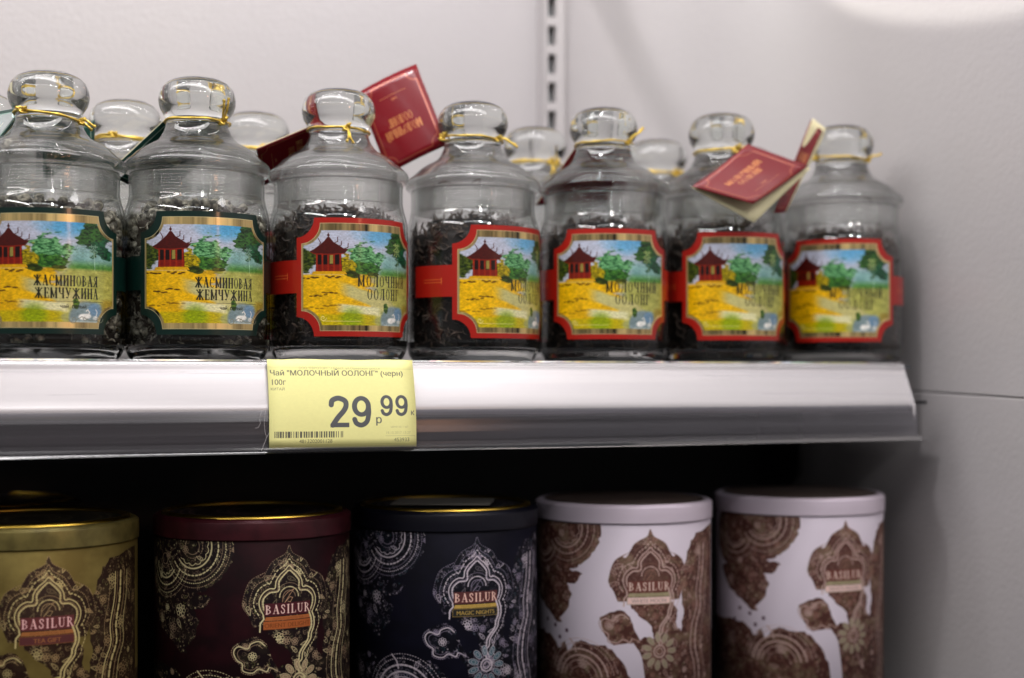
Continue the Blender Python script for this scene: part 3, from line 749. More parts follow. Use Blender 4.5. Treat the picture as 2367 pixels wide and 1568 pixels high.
    # flower under the stem
    for rad, wd, col in ((4.2, .9, li), (6.5, .4, li2), (2.3, .5, li)): ring(7, 91, rad, wd, col)
    for k in range(11):
        a = k*2*pi/11; pc = st['acc'] if v != 'maroon' else li2
        pet = lambda q: [(7+math.cos(a)*(10+q*3.6*math.cos(t))-math.sin(a)*(q*2.0*math.sin(t)), 91+math.sin(a)*(10+q*3.6*math.cos(t))+math.cos(a)*(q*2.0*math.sin(t))) for t in np.linspace(0, 2*pi, 14)]
        c.poly(P(pet(1)), tuple(min(1, 1.3*z_) for z_ in pc), .75); c.line(P(pet(1)), 1.5, li, .8); c.line(P(pet(.5)), 1.2, li, .8)
    # small trefoil paisley
    pz = [(p.x, p.y) for p in spline([(-16, 67.5, 0), (-20, 64.5, 0), (-25, 66, 0), (-27, 69, 0), (-33, 67.5, 0), (-36, 71, 0), (-34, 76, 0), (-30.5, 78.5, 0), (-30, 83, 0), (-24, 84.5, 0), (-20, 82, 0), (-15, 84, 0), (-13, 81.5, 0), (-8, 84, 0)], 5)]
    c.line(P(pz), .75*PM, li, 1); dash([(x*1.0-(-24-x)*.12, y+(y-75)*.12) for x, y in pz], 2, 3, 3, li2, .9)
    c.line(P([(x+(-24-x)*.2, y+(75-y)*.2) for x, y in pz]), 1.4, li2, .9)
    # flowing bands down the right side
    for dx, wd, col, a in ((0, .9, li, 1), (2.2, .4, li2, .9), (5.5, 1.6, li, .8), (9.5, .5, li2, .9), (-5, .4, li2, .8), (13, .8, li, .7)):
        q = [(p.x, p.y) for p in spline([(47+dx, 18, 0), (46+dx, 34, 0), (42+dx, 50, 0), (42.5+dx, 62, 0), (37+dx, 74, 0), (35+dx, 90, 0), (40+dx, 110, 0), (37+dx, 150, 0)], 6)]
        (dash(q, wd*PM, 14, 7, col, a) if wd > 1 else c.line(P(q), wd*PM, col, a))
    # lower left arcs
    for rad, wd, on in ((17, 1.1, 0), (13.5, .5, 0), (21.5, 1.3, 9), (26, .6, 3), (29, .5, 3), (9, .5, 4)):
        p_ = circ(-52, 112, rad, -pi*.95, -.15)
        (dash(p_, wd*PM, on, 5, li, .9) if on else c.line(P(p_), wd*PM, li, 1))
    c.line(P([(-61, 84), (-57, 88), (-55.5, 93)]), 1.0*PM, li, 1)
    if v == 'white':
        for (x, y) in ((-76, 76), (-86, 73), (-71, 84), (-64, 78.5), (-92, 82)): c.dot((tx(x), ty(y)), 1.5*PM, (.12, .06, .09))
    return c.image('tin_print_'+v)

def lid_top_print(v):
    base, ink = {'gold': ((.02, .016, .01), (.40, .36, .20)), 'maroon': ((.014, .008, .010), (.45, .30, .26)), 'navy': ((.01, .01, .015), (.40, .35, .35)), 'white': ((.17, .12, .10), (.34, .27, .22))}[v]
    c = Canvas(400, 400, base)
    r = random.Random(4)
    for rad in (60, 85, 150, 170): c.line(ell(200, 200, rad, rad, 60), 3, ink, .5, closed=True)
    for i in range(260):
        x, y = r.uniform(20, 380), r.uniform(20, 380); c.line([(x+6*math.cos(q), y+6*math.sin(q)) for q in (0, 1, 2, 3)], 1.6, ink, .45)
    c.poly([(40, 330), (360, 330), (360, 385), (40, 385)], base); c.serif('BASILUR', 70, 378, 40, .95, ink, .9)
    return c.image('lid_print_'+v)

# ------------------------------------------------------------------ glass jar
BODY = [(0, .004), (.030, .0035), (.036, .0008), (.0395, .0006), (.0430, .0025), (.0462, .0075), (.0476, .0145), (.0479, .022), (.0479, .055),
        (.0479, .088), (.0477, .0945), (.0468, .100), (.0455, .1045), (.0446, .109)]
neck = []
for i in range(25):
    z = .1100+.0112*i/24
    neck.append((.0443+.00014*math.sin(i*1.57*1.0), z))
BODY_OUT = smooth_prof(BODY, 4)+neck+[(.0446, .1222), (.0446, .1232), (.0440, .1240), (.0428, .1240), (.0420, .1232)]
BODY_IN = [(.0424, .118), (.0424, .110), (.0431, .1065), (.0444, .102), (.0457, .097), (.0462, .090), (.0463, .055), (.0463, .024), (.0458, .0165), (.0438, .0122), (.040, .0104), (.034, .0100), (0, .0102)]
LID_OUT = [(.0440, .1246), (.0468, .1250), (.0482, .1268), (.0485, .1292), (.0478, .1316), (.0455, .1338), (.0425, .1362), (.0400, .1387), (.0366, .1414), (.0324, .1440), (.0278, .1462),
           (.0246, .1492), (.0224, .1526), (.0209, .1562), (.0203, .1595), (.0206, .1625), (.0222, .1652), (.0241, .1682), (.0252, .1716), (.0254, .1750), (.0248, .1790), (.0232, .1827), (.0204, .1857), (.0158, .1882), (.0085, .1898), (0, .1903)]
def inset(prof, t):
    out = []
    for i, (r, z) in enumerate(prof):
        a = prof[max(0, i-1)]; b = prof[min(len(prof)-1, i+1)]
        d = Vector((b[0]-a[0], b[1]-a[1])).normalized()
        out.append((max(0, r-d.y*t), z+d.x*t))
    return out
_li = inset(LID_OUT[5:], .0017)[::-1]; _li[0] = (0, _li[0][1])
LID_IN = [p for p in _li if p[0] < .0405]+[(.0405, .1325), (.0407, .130), (.0406, .1180), (.0406, .1095), (.0409, .1084), (.0413, .1084), (.0418, .1095), (.0418, .118), (.0420, .1236), (.0430, .1246), (.0440, .1246)]
LABEL_R = .0479+.00035
HALF = math.radians(57)
Z_TOP, Z_BOT = .0962, .0178
def label_mesh(variant, parent):
    oc = label_outline(0)
    # column description: for u, [vt, vb]
    import bisect
    cols = []
    cols.append((-.34, .353, .633)); cols.append((-.0001, .353, .633))
    left = [p for p in oc[:9]][::-1]         # scooped top left corner, u 0..rx
    for q in np.linspace(pi/2, 0, 9):
        cols.append((.135*math.cos(q), .165*math.sin(q), 1-.165*math.sin(q)))
    for q in np.linspace(.17, .83, 12): cols.append((q, 0, 1))
    for q in np.linspace(pi, pi/2, 9):
        cols.append((1+.135*math.cos(q), .165*math.sin(q), 1-.165*math.sin(q)))
    cols.append((1.0001, .353, .633)); cols.append((1.34, .353, .633))
    # cosmetic: at the scoops the plaque edge runs 0 -> full height, so insert the step
    res = []
    for i, (u, a, b) in enumerate(cols):
        res.append((u, a, b))
    # refine straps
    ext = [(-.34+.034*k, .353, .633) for k in range(10)]; ext2 = [(1.0001+.034*k, .353, .633) for k in range(11)]
    res = ext+[cols[1]]+cols[2:-2]+ext2
    vs, uvs, fs = [], [], []
    for (u, a, b) in res:
        an = -pi/2+(u-.5)*2*HALF
        for v in (a, b):
            vs.append((LABEL_R*math.cos(an), LABEL_R*math.sin(an), Z_TOP+(Z_BOT-Z_TOP)*v)); uvs.append(((u+.35)/1.7, 1-v))
    for i in range(len(res)-1):
        if abs(res[i+1][0]-res[i][0]) < 1e-5: continue
        fs.append((2*i+1, 2*i+3, 2*i+2, 2*i))
    o = mesh('front_label', vs, fs, label_mats[variant], parent, True, uvs)
    return o
def back_label(parent):
    vs, fs = [], []
    n = 16; r = LABEL_R-.0001
    for i in range(n+1):
        an = pi/2+(i/n-.5)*math.radians(80)
        vs += [(r*math.cos(an), r*math.sin(an), .022), (r*math.cos(an), r*math.sin(an), .0925)]
    fs = [(2*i, 2*i+1, 2*i+3, 2*i+2) for i in range(n)]
    return mesh('back_label', vs, fs, unlit_reverse, parent, True)

# tea fillings
def tea_material(kind):
    if kind == 'oolong':
        m = mat('oolong_leaf', (.03, .02, .015), .8); noise_colour(m, 160, (.013, .009, .008), (.085, .056, .040))
    else:
        m = mat('jasmine_leaf', (.1, .07, .04), .75); noise_colour(m, 240, (.055, .052, .038), (.44, .42, .33), .42, .66)
    return m
tea_mats = {k: tea_material(k) for k in ('oolong', 'jasmine')}
core_mats = {'oolong': mat('oolong_core', (.012, .009, .007), .8), 'jasmine': mat('jasmine_core', (.03, .022, .015), .8)}
def leaf_piece(rr, c, nrm, size, kind):
    """a curled, twisted leaf (or a rolled pearl) around c"""
    if kind == 'pearl':
        vs, fs = [], []
        ax = Vector((rr.uniform(-1, 1), rr.uniform(-1, 1), rr.uniform(-1, 1))).normalized()
        q = ax.to_track_quat('Z', 'Y')
        n1, n2 = 5, 8
        vs.append(c+q @ Vector((0, 0, size)))
        for i in range(1, n1):
            th = pi*i/n1
            for k in range(n2):
                ph = 2*pi*k/n2+th*.8; rad = size*(1+rr.uniform(-.16, .12)+.10*math.sin(3*ph+th*3))
                vs.append(c+q @ Vector((rad*math.sin(th)*math.cos(ph), rad*math.sin(th)*math.sin(ph), rad*math.cos(th))))
        vs.append(c+q @ Vector((0, 0, -size)))
        for k in range(n2):
            fs.append((0, 1+k, 1+(k+1) % n2)); b = 1+(n1-2)*n2; fs.append((len(vs)-1, b+(k+1) % n2, b+k))
            for i in range(n1-2): fs.append((1+i*n2+k, 1+(i+1)*n2+k, 1+(i+1)*n2+(k+1) % n2, 1+i*n2+(k+1) % n2))
        return vs, fs
    d = Vector((rr.uniform(-1, 1), rr.uniform(-1, 1), rr.uniform(-1, 1))); d -= nrm*d.dot(nrm)*.7; d.normalize()
    s = d.cross(nrm).normalized() if d.cross(nrm).length > .01 else Vector((0, 0, 1))
    cur = rr.uniform(-1, 1)*size*.6
    pts = []
    for k in range(5):
        t = k/4-.5
        pts.append(c+d*size*2*t+s*cur*(4*t*t)+nrm*rr.uniform(-.12, .12)*size)
    wd = size*rr.uniform(.16, .30)
    return tube(pts, lambda t: wd*(.35+math.sin(pi*min(max(t, .06), .94))*.8), 4)
def make_tea(kind, seed):
    rr = random.Random(seed); parts = []
    top = .093 if kind == 'jasmine' else .0945
    def inner_r(z):
        if z < .020: return .0395+(z-.011)*.66
        if z < .090: return .0458
        return .0458-(z-.090)*.42
    n = 1500 if kind == 'oolong' else 1150
    for i in range(n):
        if i < n*.80:
            z = .0125+rr.random()*(top-.0125); a = rr.uniform(0, 2*pi); R = inner_r(z)-rr.uniform(.0008, .0030)
        else:
            a = rr.uniform(0, 2*pi); R = .044*math.sqrt(rr.random()); z = top+rr.uniform(-.002, .0035)+(.0085 if R < .031 else (.0085*(.037-R)/.006 if R < .037 else 0))
        pearl = kind == 'jasmine' and (rr.random() < (.55 if z > .065 else .18))
        size = rr.uniform(.0030, .0042) if pearl else rr.uniform(.0016, .0042)
        if pearl: R = min(R, inner_r(z)-size*.95)
        c = Vector((R*math.cos(a), R*math.sin(a), z)); nn = Vector((math.cos(a), math.sin(a), 0))
        parts.append(leaf_piece(rr, c, nn, size, 'pearl' if pearl else 'leaf'))
    # a ragged few that climb the glass above the fill
    for i in range(26):
        a = rr.uniform(0, 2*pi); z = top+rr.uniform(.000, .005); R = inner_r(z)-.0022
        c = Vector((R*math.cos(a), R*math.sin(a), z)); parts.append(leaf_piece(rr, c, Vector((math.cos(a), math.sin(a), 0)), rr.uniform(.0014, .003), 'leaf'))
    vs, fs = merge(parts)
    me = bpy.data.meshes.new('tea_leaves'); me.from_pydata([tuple(v) for v in vs], [], fs); me.update()
    me.materials.append(tea_mats[kind])
    if kind == 'jasmine': me.polygons.foreach_set('use_smooth', [True]*len(me.polygons))
    return me
tea_meshes = {k: make_tea(k, s) for k, s in (('oolong', 5), ('jasmine', 9))}

def make_jar(variant):
    root = empty('tea_jar', (0, 0, 0))
    tea = 'jasmine' if variant == 'green' else 'oolong'
    PR = BODY_OUT+BODY_IN; lathe('jar_body', PR, [sheet_glass, glass, neck_glass], root, 80, matfn=lambda i: 1 if max(PR[i][1], PR[i+1][1]) < .0162 else (2 if min(PR[i][1], PR[i+1][1]) > .104 else 0))
    PL = LID_OUT+LID_IN; lid = lathe('glass_lid', PL, [lid_glass, glass], root, 80, matfn=lambda i: 1 if min(PL[i][1], PL[i+1][1]) > .1515 else 0)
    label_mesh(variant, root); back_label(root)
    t = link(bpy.data.objects.new('tea_leaves', tea_meshes[tea]), root); t['kind'] = 'stuff'
    co = lathe('tea_core', smooth_prof([(0, .0110), (.034, .0112), (.0385, .0135), (.0420, .020), (.0430, .05), (.0430, .088), (.0400, .0920), (.0345, .0940), (.0310, .1010), (.0300, .1025), (.015, .103), (0, .103)], 3), core_mats[tea], t, 32)
    co['kind'] = 'stuff'
    return root
protos = {'green': make_jar('green'), 'red': make_jar('red')}
used = set()
def jar(variant, X, Y, face, label, spin=0, tall=1.0):
    r = protos[variant]
    if variant in used: r = copy_tree(protos[variant])
    used.add(variant)
    # face: degrees the label is turned to the right of the camera's line of sight
    toc = math.atan2(CAM.y-Y, CAM.x-X)        # direction jar -> camera
    r.location = (X, Y, 0); r.rotation_euler = (0, 0, toc+pi/2+math.radians(face))
    r.scale = (1, 1, tall)
    for ch in r.children:
        if ch.name.startswith('tea_leaves'): ch.rotation_euler = (0, 0, math.radians(spin))
    tag(r, label, 'glass jar', 'glass jars of tea on the upper shelf')
    return r

RT = Vector((CY, -SY, 0)); FW = Vector((SY, CY, 0)); UP = Vector((0, 0, 1))
def cord(parent_jar, knot_deg, tails, tilt=(0, 0), z=.1605, fuzz=1.0, big=1.0, label=None):
    """cord tied round the neck; knot_deg: 0 = facing camera, + = to the right; tails = list of (right, up, back) offsets"""
    org = parent_jar.location
    toc = math.atan2(CAM.y-org.y, CAM.x-org.x)
    f = Vector((math.cos(toc), math.sin(toc), 0)); rt = Vector((-f.y, f.x, 0))
    rr = random.Random(int(knot_deg*10)+5)
    R = .0213; pts = []
    for i in range(56):
        a = 2*pi*i/56
        d = f*math.cos(a)+rt*math.sin(a)
        R2 = R+.0003*math.sin(3*a+knot_deg)
        pts.append(org+d*R2+UP*(z+tilt[0]*math.sin(a)+tilt[1]*math.cos(a)+.0003*math.sin(5*a)))
    parts = [tube(pts, .00082, 9, True, .45, .16)]
    a = math.radians(knot_deg); kd = f*math.cos(a)+rt*math.sin(a)
    kp = org+kd*(R+.0012)+UP*(z+tilt[0]*math.sin(a)+tilt[1]*math.cos(a))
    kn = []
    for i in range(26):
        t = i/25*2*pi*2.0
        kn.append(kp+kd*(.0013*big*math.cos(t*1.5))+rt*(.0017*big*math.sin(t))+UP*(.0019*big*math.cos(t*.75+.6)))
    kparts = [tube(kn, .00080, 8, False, .5, .15)]
    for (tr, tu, tb) in tails:
        e = kp+rt*tr+UP*tu-f*tb
        m1 = kp.lerp(e, .35)+UP*rr.uniform(-.001, .002)+rt*rr.uniform(-.0008, .0008); m2 = kp.lerp(e, .7)+kd*.0008+rt*rr.uniform(-.0008, .0008)
        sp_ = spline([kp, m1, m2, e], 7)
        kparts.append(tube(sp_, .00078, 8, False, .5, .15))
        e2 = [e+Vector((rr.uniform(-.0006, .0006), rr.uniform(-.0006, .0006), rr.uniform(-.0006, .0006)))*q for q in (1, 0, 1)]
        kparts.append(tube(e2, .0011, 6))
    inv = (Matrix.Translation(parent_jar.location) @ parent_jar.rotation_euler.to_matrix().to_4x4()).inverted()
    vs, fs = merge(parts); o = mesh('cord', [inv @ v for v in vs], fs, gold, parent_jar, True)
    vs, fs = merge(kparts); mesh('knot', [inv @ v for v in vs], fs, gold, o, True)
    return o

# jar columns measured as the view x of the jar axis -> shelf position
def jx(x, P=.961):
    u = (x-1183.5)/FPX; return P*(SY+CY*u)/(CY-SY*u)
Y1 = .060
jars = []
spec = [(113, 'green', 1, 'white jasmine tea jar at the left end of the front row, green label'),
        (456, 'green', 10, 'green-labelled jasmine tea jar whose gold knot stands up on its right'),
        (783, 'red', 22, 'red-labelled oolong jar with gold knot in front, above the yellow price tag'),
        (1093, 'red', 40, 'red-labelled oolong jar with two dark leaves in its lid, label turned off to the right'),
        (1395, 'red', 9, 'red-labelled oolong jar in the middle of the oolong row, cord tails pointing up right'),
        (1668, 'red', 20, 'red-labelled oolong jar behind the folded red card with a cream inside'),
        (1944, 'red', -3, 'red-labelled oolong jar at the right end of the shelf, beside the white side panel')]
for i, (x, v, face, lab) in enumerate(spec):
    jars.append(jar(v, jx(x), Y1, face, lab, spin=i*47, tall=(.985, 1.003, 1.0, .991, 1.006, 1.02, 1.008)[i]))
cord(jars[0], -42, [(-.004, .001, 0)], (-.0028, 0), .1598)
cord(jars[0], 62, [(.008, -.003, .0), (.006, -.005, .0)], (-.0028, 0), .1598)
cord(jars[1], 48, [(.0035, .014, -.003), (.0005, .0125, -.004)], (-.0004, 0), .1600, big=1.25)
cord(jars[2], 14, [(.0005, -.0095, -.001), (.0042, -.0105, -.001)], (-.0008, 0), .1608, big=1.25)
cord(jars[3], 52, [(.012, -.004, .0), (.0135, -.0058, 0)], (-.0012, 0), .1625)
cord(jars[3], -62, [(-.003, .001, 0)], (-.0012, 0), .1625, big=1.5)
cord(jars[4], 55, [(.009, .0085, 0), (.0105, .0095, 0)], (.0005, 0), .1628)
cord(jars[5], 30, [(.006, .001, 0)], (.0004, .0), .1605, big=1.5)
cord(jars[6], 70, [(.0095, .004, 0)], (-.0014, 0), .1630)
cord(jars[6], -58, [(-.003, -.002, 0)], (-.0014, 0), .1630)
# back row
back = [(-45, 'green', 1.065, 'blurred jar just showing its glass stopper at the left edge of the picture, second row'),
        (290, 'green', 1.055, 'second-row jar whose glass stopper shows between the two green-labelled jars'),
        (590, 'red', 1.068, 'second-row jar with a gold knot showing over the dark red card, behind the green-labelled jar'),
        (1236, 'red', 1.050, 'second-row jar seen between the fourth and fifth jars, in front of the slotted post'),
        (1518, 'red', 1.068, 'faint second-row jar stopper left of the folded red card'),
        (1722, 'red', 1.075, 'faint second-row jar stopper just right of the sixth jar, mostly hidden')]
bj = []
for i, (x, v, P, lab) in enumerate(back):
    j = jar(v, jx(x, P), P+CAM.y, 15+i*9, lab, spin=20+i*61); bj.append(j)
for j, kd, tl in ((bj[0], 100, []), (bj[1], 150, []), (bj[2], 10, [(.005, .002, 0), (-.004, -.001, 0)]), (bj[3], 50, [(-.002, .012, 0), (-.001, -.005, 0)]), (bj[4], 60, [(.004, -.003, 0)]), (bj[5], 120, [])):
    cord(j, kd, tl)

# loose leaves inside the glass
def loose(pos, size, kind, parent, n=1):
    rr = random.Random(int(pos[0]*1e5))
    v, f = leaf_piece(rr, Vector((0, 0, 0)), Vector((0, -1, 0)), size, kind)
    inv = (Matrix.Translation(parent.location) @ parent.rotation_euler.to_matrix().to_4x4()).inverted()
    v = [inv @ (Vector(pos)+(q if kind == 'pearl' else Vector((q.x*1.25, q.y, q.z*.8)))) for q in v]
    mesh('loose_leaf', v, f, tea_mats['jasmine' if kind == 'pearl' else 'oolong'], parent, True)
def front_of(jr, xpix, z, R, dz=0):
    """point inside the glass wall of jar jr at view column xpix"""
    org = jr.location; toc = math.atan2(CAM.y-org.y, CAM.x-org.x)
    f = Vector((math.cos(toc), math.sin(toc), 0)); rt = Vector((-f.y, f.x, 0))
    return org+f*math.sqrt(max(R*R-xpix*xpix, 0))+rt*xpix+UP*z
loose(front_of(jars[0], -.0235, .1355, .0362), .0050, 'pearl', jars[0])
loose(front_of(jars[3], -.0195, .1282, .0375), .0042, 'leaf', jars[3]); loose(front_of(jars[3], .0015, .1280, .0375), .0036, 'leaf', jars[3])
loose(front_of(jars[1], .0335, .1110, .0400), .0016, 'leaf', jars[1]); loose(front_of(jars[6], .020, .1282, .0370), .0036, 'leaf', jars[6])
loose(front_of(jars[2], .0035, .1040, .0412), .0034, 'leaf', jars[2]); loose(front_of(jars[2], .022, .1035, .0412), .0036, 'leaf', jars[2])

# ------------------------------------------------------------------ hanging gift cards
def slab(name, quad, matl, parent, th=.0005, flip=0, bend=0.0, uvrot=0):
    """thin bent card from four corners (TL, TR, BR, BL of its print)"""
    q = [Vector(p) for p in quad]; nrm = (q[1]-q[0]).cross(q[3]-q[0]).normalized()
    n = 10; vs, uvs, fs = [], [], []
    for side in (0, 1):
        for j in range(n+1):
            for i in range(n+1):
                s, t = i/n, j/n
                p = q[0].lerp(q[1], s).lerp(q[3].lerp(q[2], s), t)+nrm*(bend*4*s*(1-s)+(th if side == 0 else 0))
                vs.append(p)
                uvs.append((s, 1-t))
    m = (n+1)*(n+1)
    for j in range(n):
        for i in range(n):
            a = j*(n+1)+i; fs.append((a, a+1, a+n+2, a+n+1)); fs.append((m+a, m+a+n+1, m+a+n+2, m+a+1))
    rim = [i for i in range(n+1)]+[(j+1)*(n+1)+n for j in range(n)]+[n*(n+1)+n-1-i for i in range(n)]+[(n-1-j)*(n+1) for j in range(n-1)]
    for i in range(len(rim)):
        a, b = rim[i], rim[(i+1) % len(rim)]; fs.append((a, b, m+b, m+a))
    o = mesh(name, vs, fs, matl, parent, True, uvs)
    fix_normals(o)
    return o
def card(kind, quad, label, inner=None, bend=.001, knot=None, group='gift cards tied to the jars'):
    c0 = sum((Vector(p) for p in quad), Vector())/4
    root = empty('gift_card', c0)
    tag(root, label, 'gift card', group)
    loc = [Vector(p)-c0 for p in quad]
    slab('cover', loc, card_mats[kind], root, bend=bend)
    if inner:
        slab('inner_leaf', [Vector(p)-c0 for p in inner], cream, root, .0004, bend=bend*.6)
    else:
        nrm = (loc[1]-loc[0]).cross(loc[3]-loc[0]).normalized()
        if nrm.y < 0: nrm = -nrm
        slab('inner_leaf', [p*.985+nrm*.0012 for p in loc], cream, root, .0004, bend=bend)
    return root
A = at
card('green', [A(-180, 400, .975), A(-80, 272, .99), A(62, 246, .975), A(-30, 352, .965)], 'dark green card at the left edge, tied to the leftmost jar')
card('green', [A(100, 335, .992), A(219, 276, .995), A(219, 345, .995), A(100, 420, .992)], 'small dark green card corner behind the leftmost front jar, right of its neck')
card('green', [A(395, 266, .975), A(520, 325, 1.0), A(370, 462, 1.006), A(246, 405, .995)], 'black-green card hanging behind the two green-labelled jars with a punched hole')
card('red', [A(745, 283, .962), A(757, 368, .990), A(606, 431, 1.008), A(593, 346, .978)], 'dark red card in shade, sticking out left behind the jar above the price tag')
card('red', [A(1035, 335, .975), A(898, 403, .995), A(825, 216, 1.004), A(962, 148, .995)], 'large bright red card standing upside down between the third and fourth jars', bend=-.0025)
card('red', [A(1338, 330, .975), A(1425, 400, .985), A(1405, 478, 1.006), A(1239, 475, 1.004)], 'narrow dark red card hidden between the fourth and fifth jars')
card('red', [A(1599, 431, .900), A(1728, 333, .925), A(1868, 384, .917), A(1741, 471, .893)], 'folded glossy red card with a cream inner leaf lying over the sixth jar',
     inner=[A(1599, 434, .902), A(1728, 336, .928), A(1874, 390, .918), A(1743, 515, .903)], bend=.003)
card('red', [A(1875, 277, .948), A(1902, 302, .952), A(1815, 491, .925), A(1789, 493, .921)], 'upright dark red card seen nearly edge-on, left of the last jar', inner=[A(1880, 274, .949), A(1912, 300, .955), A(1818, 488, .928), A(1792, 490, .924)])

# ------------------------------------------------------------------ shelf, rail and price tag
X0, X1 = -.75, .677
PANX = .725
root = empty('upper_shelf', (0, 0, 0))
tag(root, 'white metal shelf with slanted front lip and clear price rail carrying the glass jars', 'shelf')
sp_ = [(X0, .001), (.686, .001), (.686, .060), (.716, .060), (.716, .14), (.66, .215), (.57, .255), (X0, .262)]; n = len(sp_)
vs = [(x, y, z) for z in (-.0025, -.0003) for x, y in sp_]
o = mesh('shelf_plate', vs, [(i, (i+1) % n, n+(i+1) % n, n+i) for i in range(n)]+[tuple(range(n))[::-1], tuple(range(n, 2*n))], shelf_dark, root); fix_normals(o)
lip_prof = [(.0012, .0004), (.0004, .0006), (-.0004, -.0000), (-.0012, -.0015), (-.0096, -.0225), (-.0110, -.0262), (-.0117, -.0285), (-.0119, -.0302), (-.0116, -.0318), (-.0106, -.0333), (-.0088, -.0346), (-.0060, -.0354), (.004, -.0356), (.004, -.0325), (-.0085, -.0285), (.0012, -.0020)]
vs = [(x, y, z) for x in (X0, X1) for y, z in lip_prof]; n = len(lip_prof)
fs = [(i, (i+1) % n, n+(i+1) % n, n+i) for i in range(n)]+[tuple(range(n))[::-1], tuple(range(n, 2*n))]
o = mesh('front_lip', vs, fs, shelf_mat, root, True); fix_normals(o); o.data.set_sharp_from_angle(angle=math.radians(32))
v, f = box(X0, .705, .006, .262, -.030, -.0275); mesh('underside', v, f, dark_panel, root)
# folded end of the lip
ep = [(-.0002, .000), (-.0146, -.0305), (-.0150, -.0410), (-.0130, -.0410), (-.0118, -.0320), (.012, -.0320), (.012, .000)]
vs = [(x, y, z) for x in (X1-.0005, X1+.0015) for y, z in ep]; n = len(ep)
fs = [(i, (i+1) % n, n+(i+1) % n, n+i) for i in range(n)]+[tuple(range(n))[::-1], tuple(range(n, 2*n))]
o = mesh('end_cap', vs, fs, shelf_mat, root); fix_normals(o)
def clear_plastic(name, tint, haze, rough=.12):
    m = bpy.data.materials.new(name); m.use_nodes = True; nt = m.node_tree; nt.nodes.clear()
    o_ = nt.nodes.new('ShaderNodeOutputMaterial'); tr = nt.nodes.new('ShaderNodeBsdfTransparent'); tr.inputs[0].default_value = (*tint, 1)
    df = nt.nodes.new('ShaderNodeBsdfDiffuse'); df.inputs[0].default_value = (.52, .50, .55, 1)
    gl = nt.nodes.new('ShaderNodeBsdfGlossy'); gl.inputs['Roughness'].default_value = rough
    fr = nt.nodes.new('ShaderNodeFresnel'); fr.inputs['IOR'].default_value = 1.45
    m1 = nt.nodes.new('ShaderNodeMixShader'); m1.inputs[0].default_value = haze
    tc = nt.nodes.new('ShaderNodeTexCoord'); mp = nt.nodes.new('ShaderNodeMapping'); mp.inputs['Scale'].default_value = (2.5, 300, 300)
    nn = nt.nodes.new('ShaderNodeTexNoise'); nn.inputs['Scale'].default_value = 1; nn.inputs['Detail'].default_value = 4
    q = nt.nodes.new('ShaderNodeMapRange'); q.inputs['From Min'].default_value = .3; q.inputs['From Max'].default_value = .7; q.inputs['To Min'].default_value = haze*.6; q.inputs['To Max'].default_value = haze*1.5
    nt.links.new(tc.outputs['Object'], mp.inputs[0]); nt.links.new(mp.outputs[0], nn.inputs['Vector']); nt.links.new(nn.outputs['Fac'], q.inputs[0]); nt.links.new(q.outputs[0], m1.inputs[0])
    m2 = nt.nodes.new('ShaderNodeMixShader')
    nt.links.new(tr.outputs[0], m1.inputs[1]); nt.links.new(df.outputs[0], m1.inputs[2])
    nt.links.new(fr.outputs[0], m2.inputs[0]); nt.links.new(m1.outputs[0], m2.inputs[1]); nt.links.new(gl.outputs[0], m2.inputs[2])
    nt.links.new(m2.outputs[0], o_.inputs[0]); return m
rail_mat = clear_plastic('hazy_rail_plastic', (.90, .90, .93), .075, .2)
sleeve_mat = clear_plastic('clear_rail_sleeve', (.98, .98, .98), .02, .08)
def strip(name, prof, x0, x1, m, parent, th=.0008):
    vs, fs = [], []
    pr = list(prof)
    out = []
    for i, (y, z) in enumerate(pr):
        a = pr[max(0, i-1)]; b = pr[min(len(pr)-1, i+1)]; d = Vector((b[0]-a[0], b[1]-a[1])).normalized()
        out.append((y-d.y*-1*th*-1, z+d.x*th*-1))
    loop = pr+out[::-1]; n_ = len(loop)
    vs = [(x, y, z) for x in (x0, x1) for y, z in loop]
    fs = [(i, (i+1) % n_, n_+(i+1) % n_, n_+i) for i in range(n_)]
    for e in (0, n_):
        for i in range(len(pr)-1):
            fs.append((e+i, e+i+1, e+n_-2-i, e+n_-1-i))
    o = mesh(name, vs, fs, m, parent); fix_normals(o); return o
strip('rail_back', [(-.0133, -.0305), (-.0148, -.0370), (-.0156, -.0450), (-.0158, -.0530)], X0, X1+.003, rail_mat, root)
strip('rail_lip', [(-.0158, -.0510), (-.0166, -.0560), (-.0193, -.0570), (-.0200, -.0545), (-.0196, -.0530)], X0, X1+.003, sleeve_mat, root, .0009)
strip('rail_top_bead', [(-.0006, .0014), (-.0022, .0005), (-.0030, -.0012)], X0, X1, sleeve_mat, root, .0007)
# price tag: paper strip resting on the lip
ptq = [(617, 830), (953, 833), (962, 1032), (622, 1037)]
pts = [A(*ptq[0], .901-.0030), A(*ptq[1], .901-.0030), A(*ptq[2], .901-.0172-.0008), A(*ptq[3], .901-.0172-.0008)]
c0 = sum(pts, Vector())/4
root2 = empty('price_tag', c0); tag(root2, 'yellow paper price tag reading 29 99 on the front of the shelf', 'price tag')
tg = slab('paper', [p-c0 for p in pts], price_mat, root2, .00025, bend=-.0)
# torn upper edge of the tag and the bow that follows the rail
me = tg.data
top_z = {}
for vtx in me.vertices:
    q = vtx.co+c0
    t = (A(0, 833, .898).z-q.z)/.058; t = min(max(t, 0), 1)
    vtx.co.y -= .0030*math.sin(pi*t)*1.0
    if t < .02: vtx.co.z += random.uniform(-.00035, .00025)
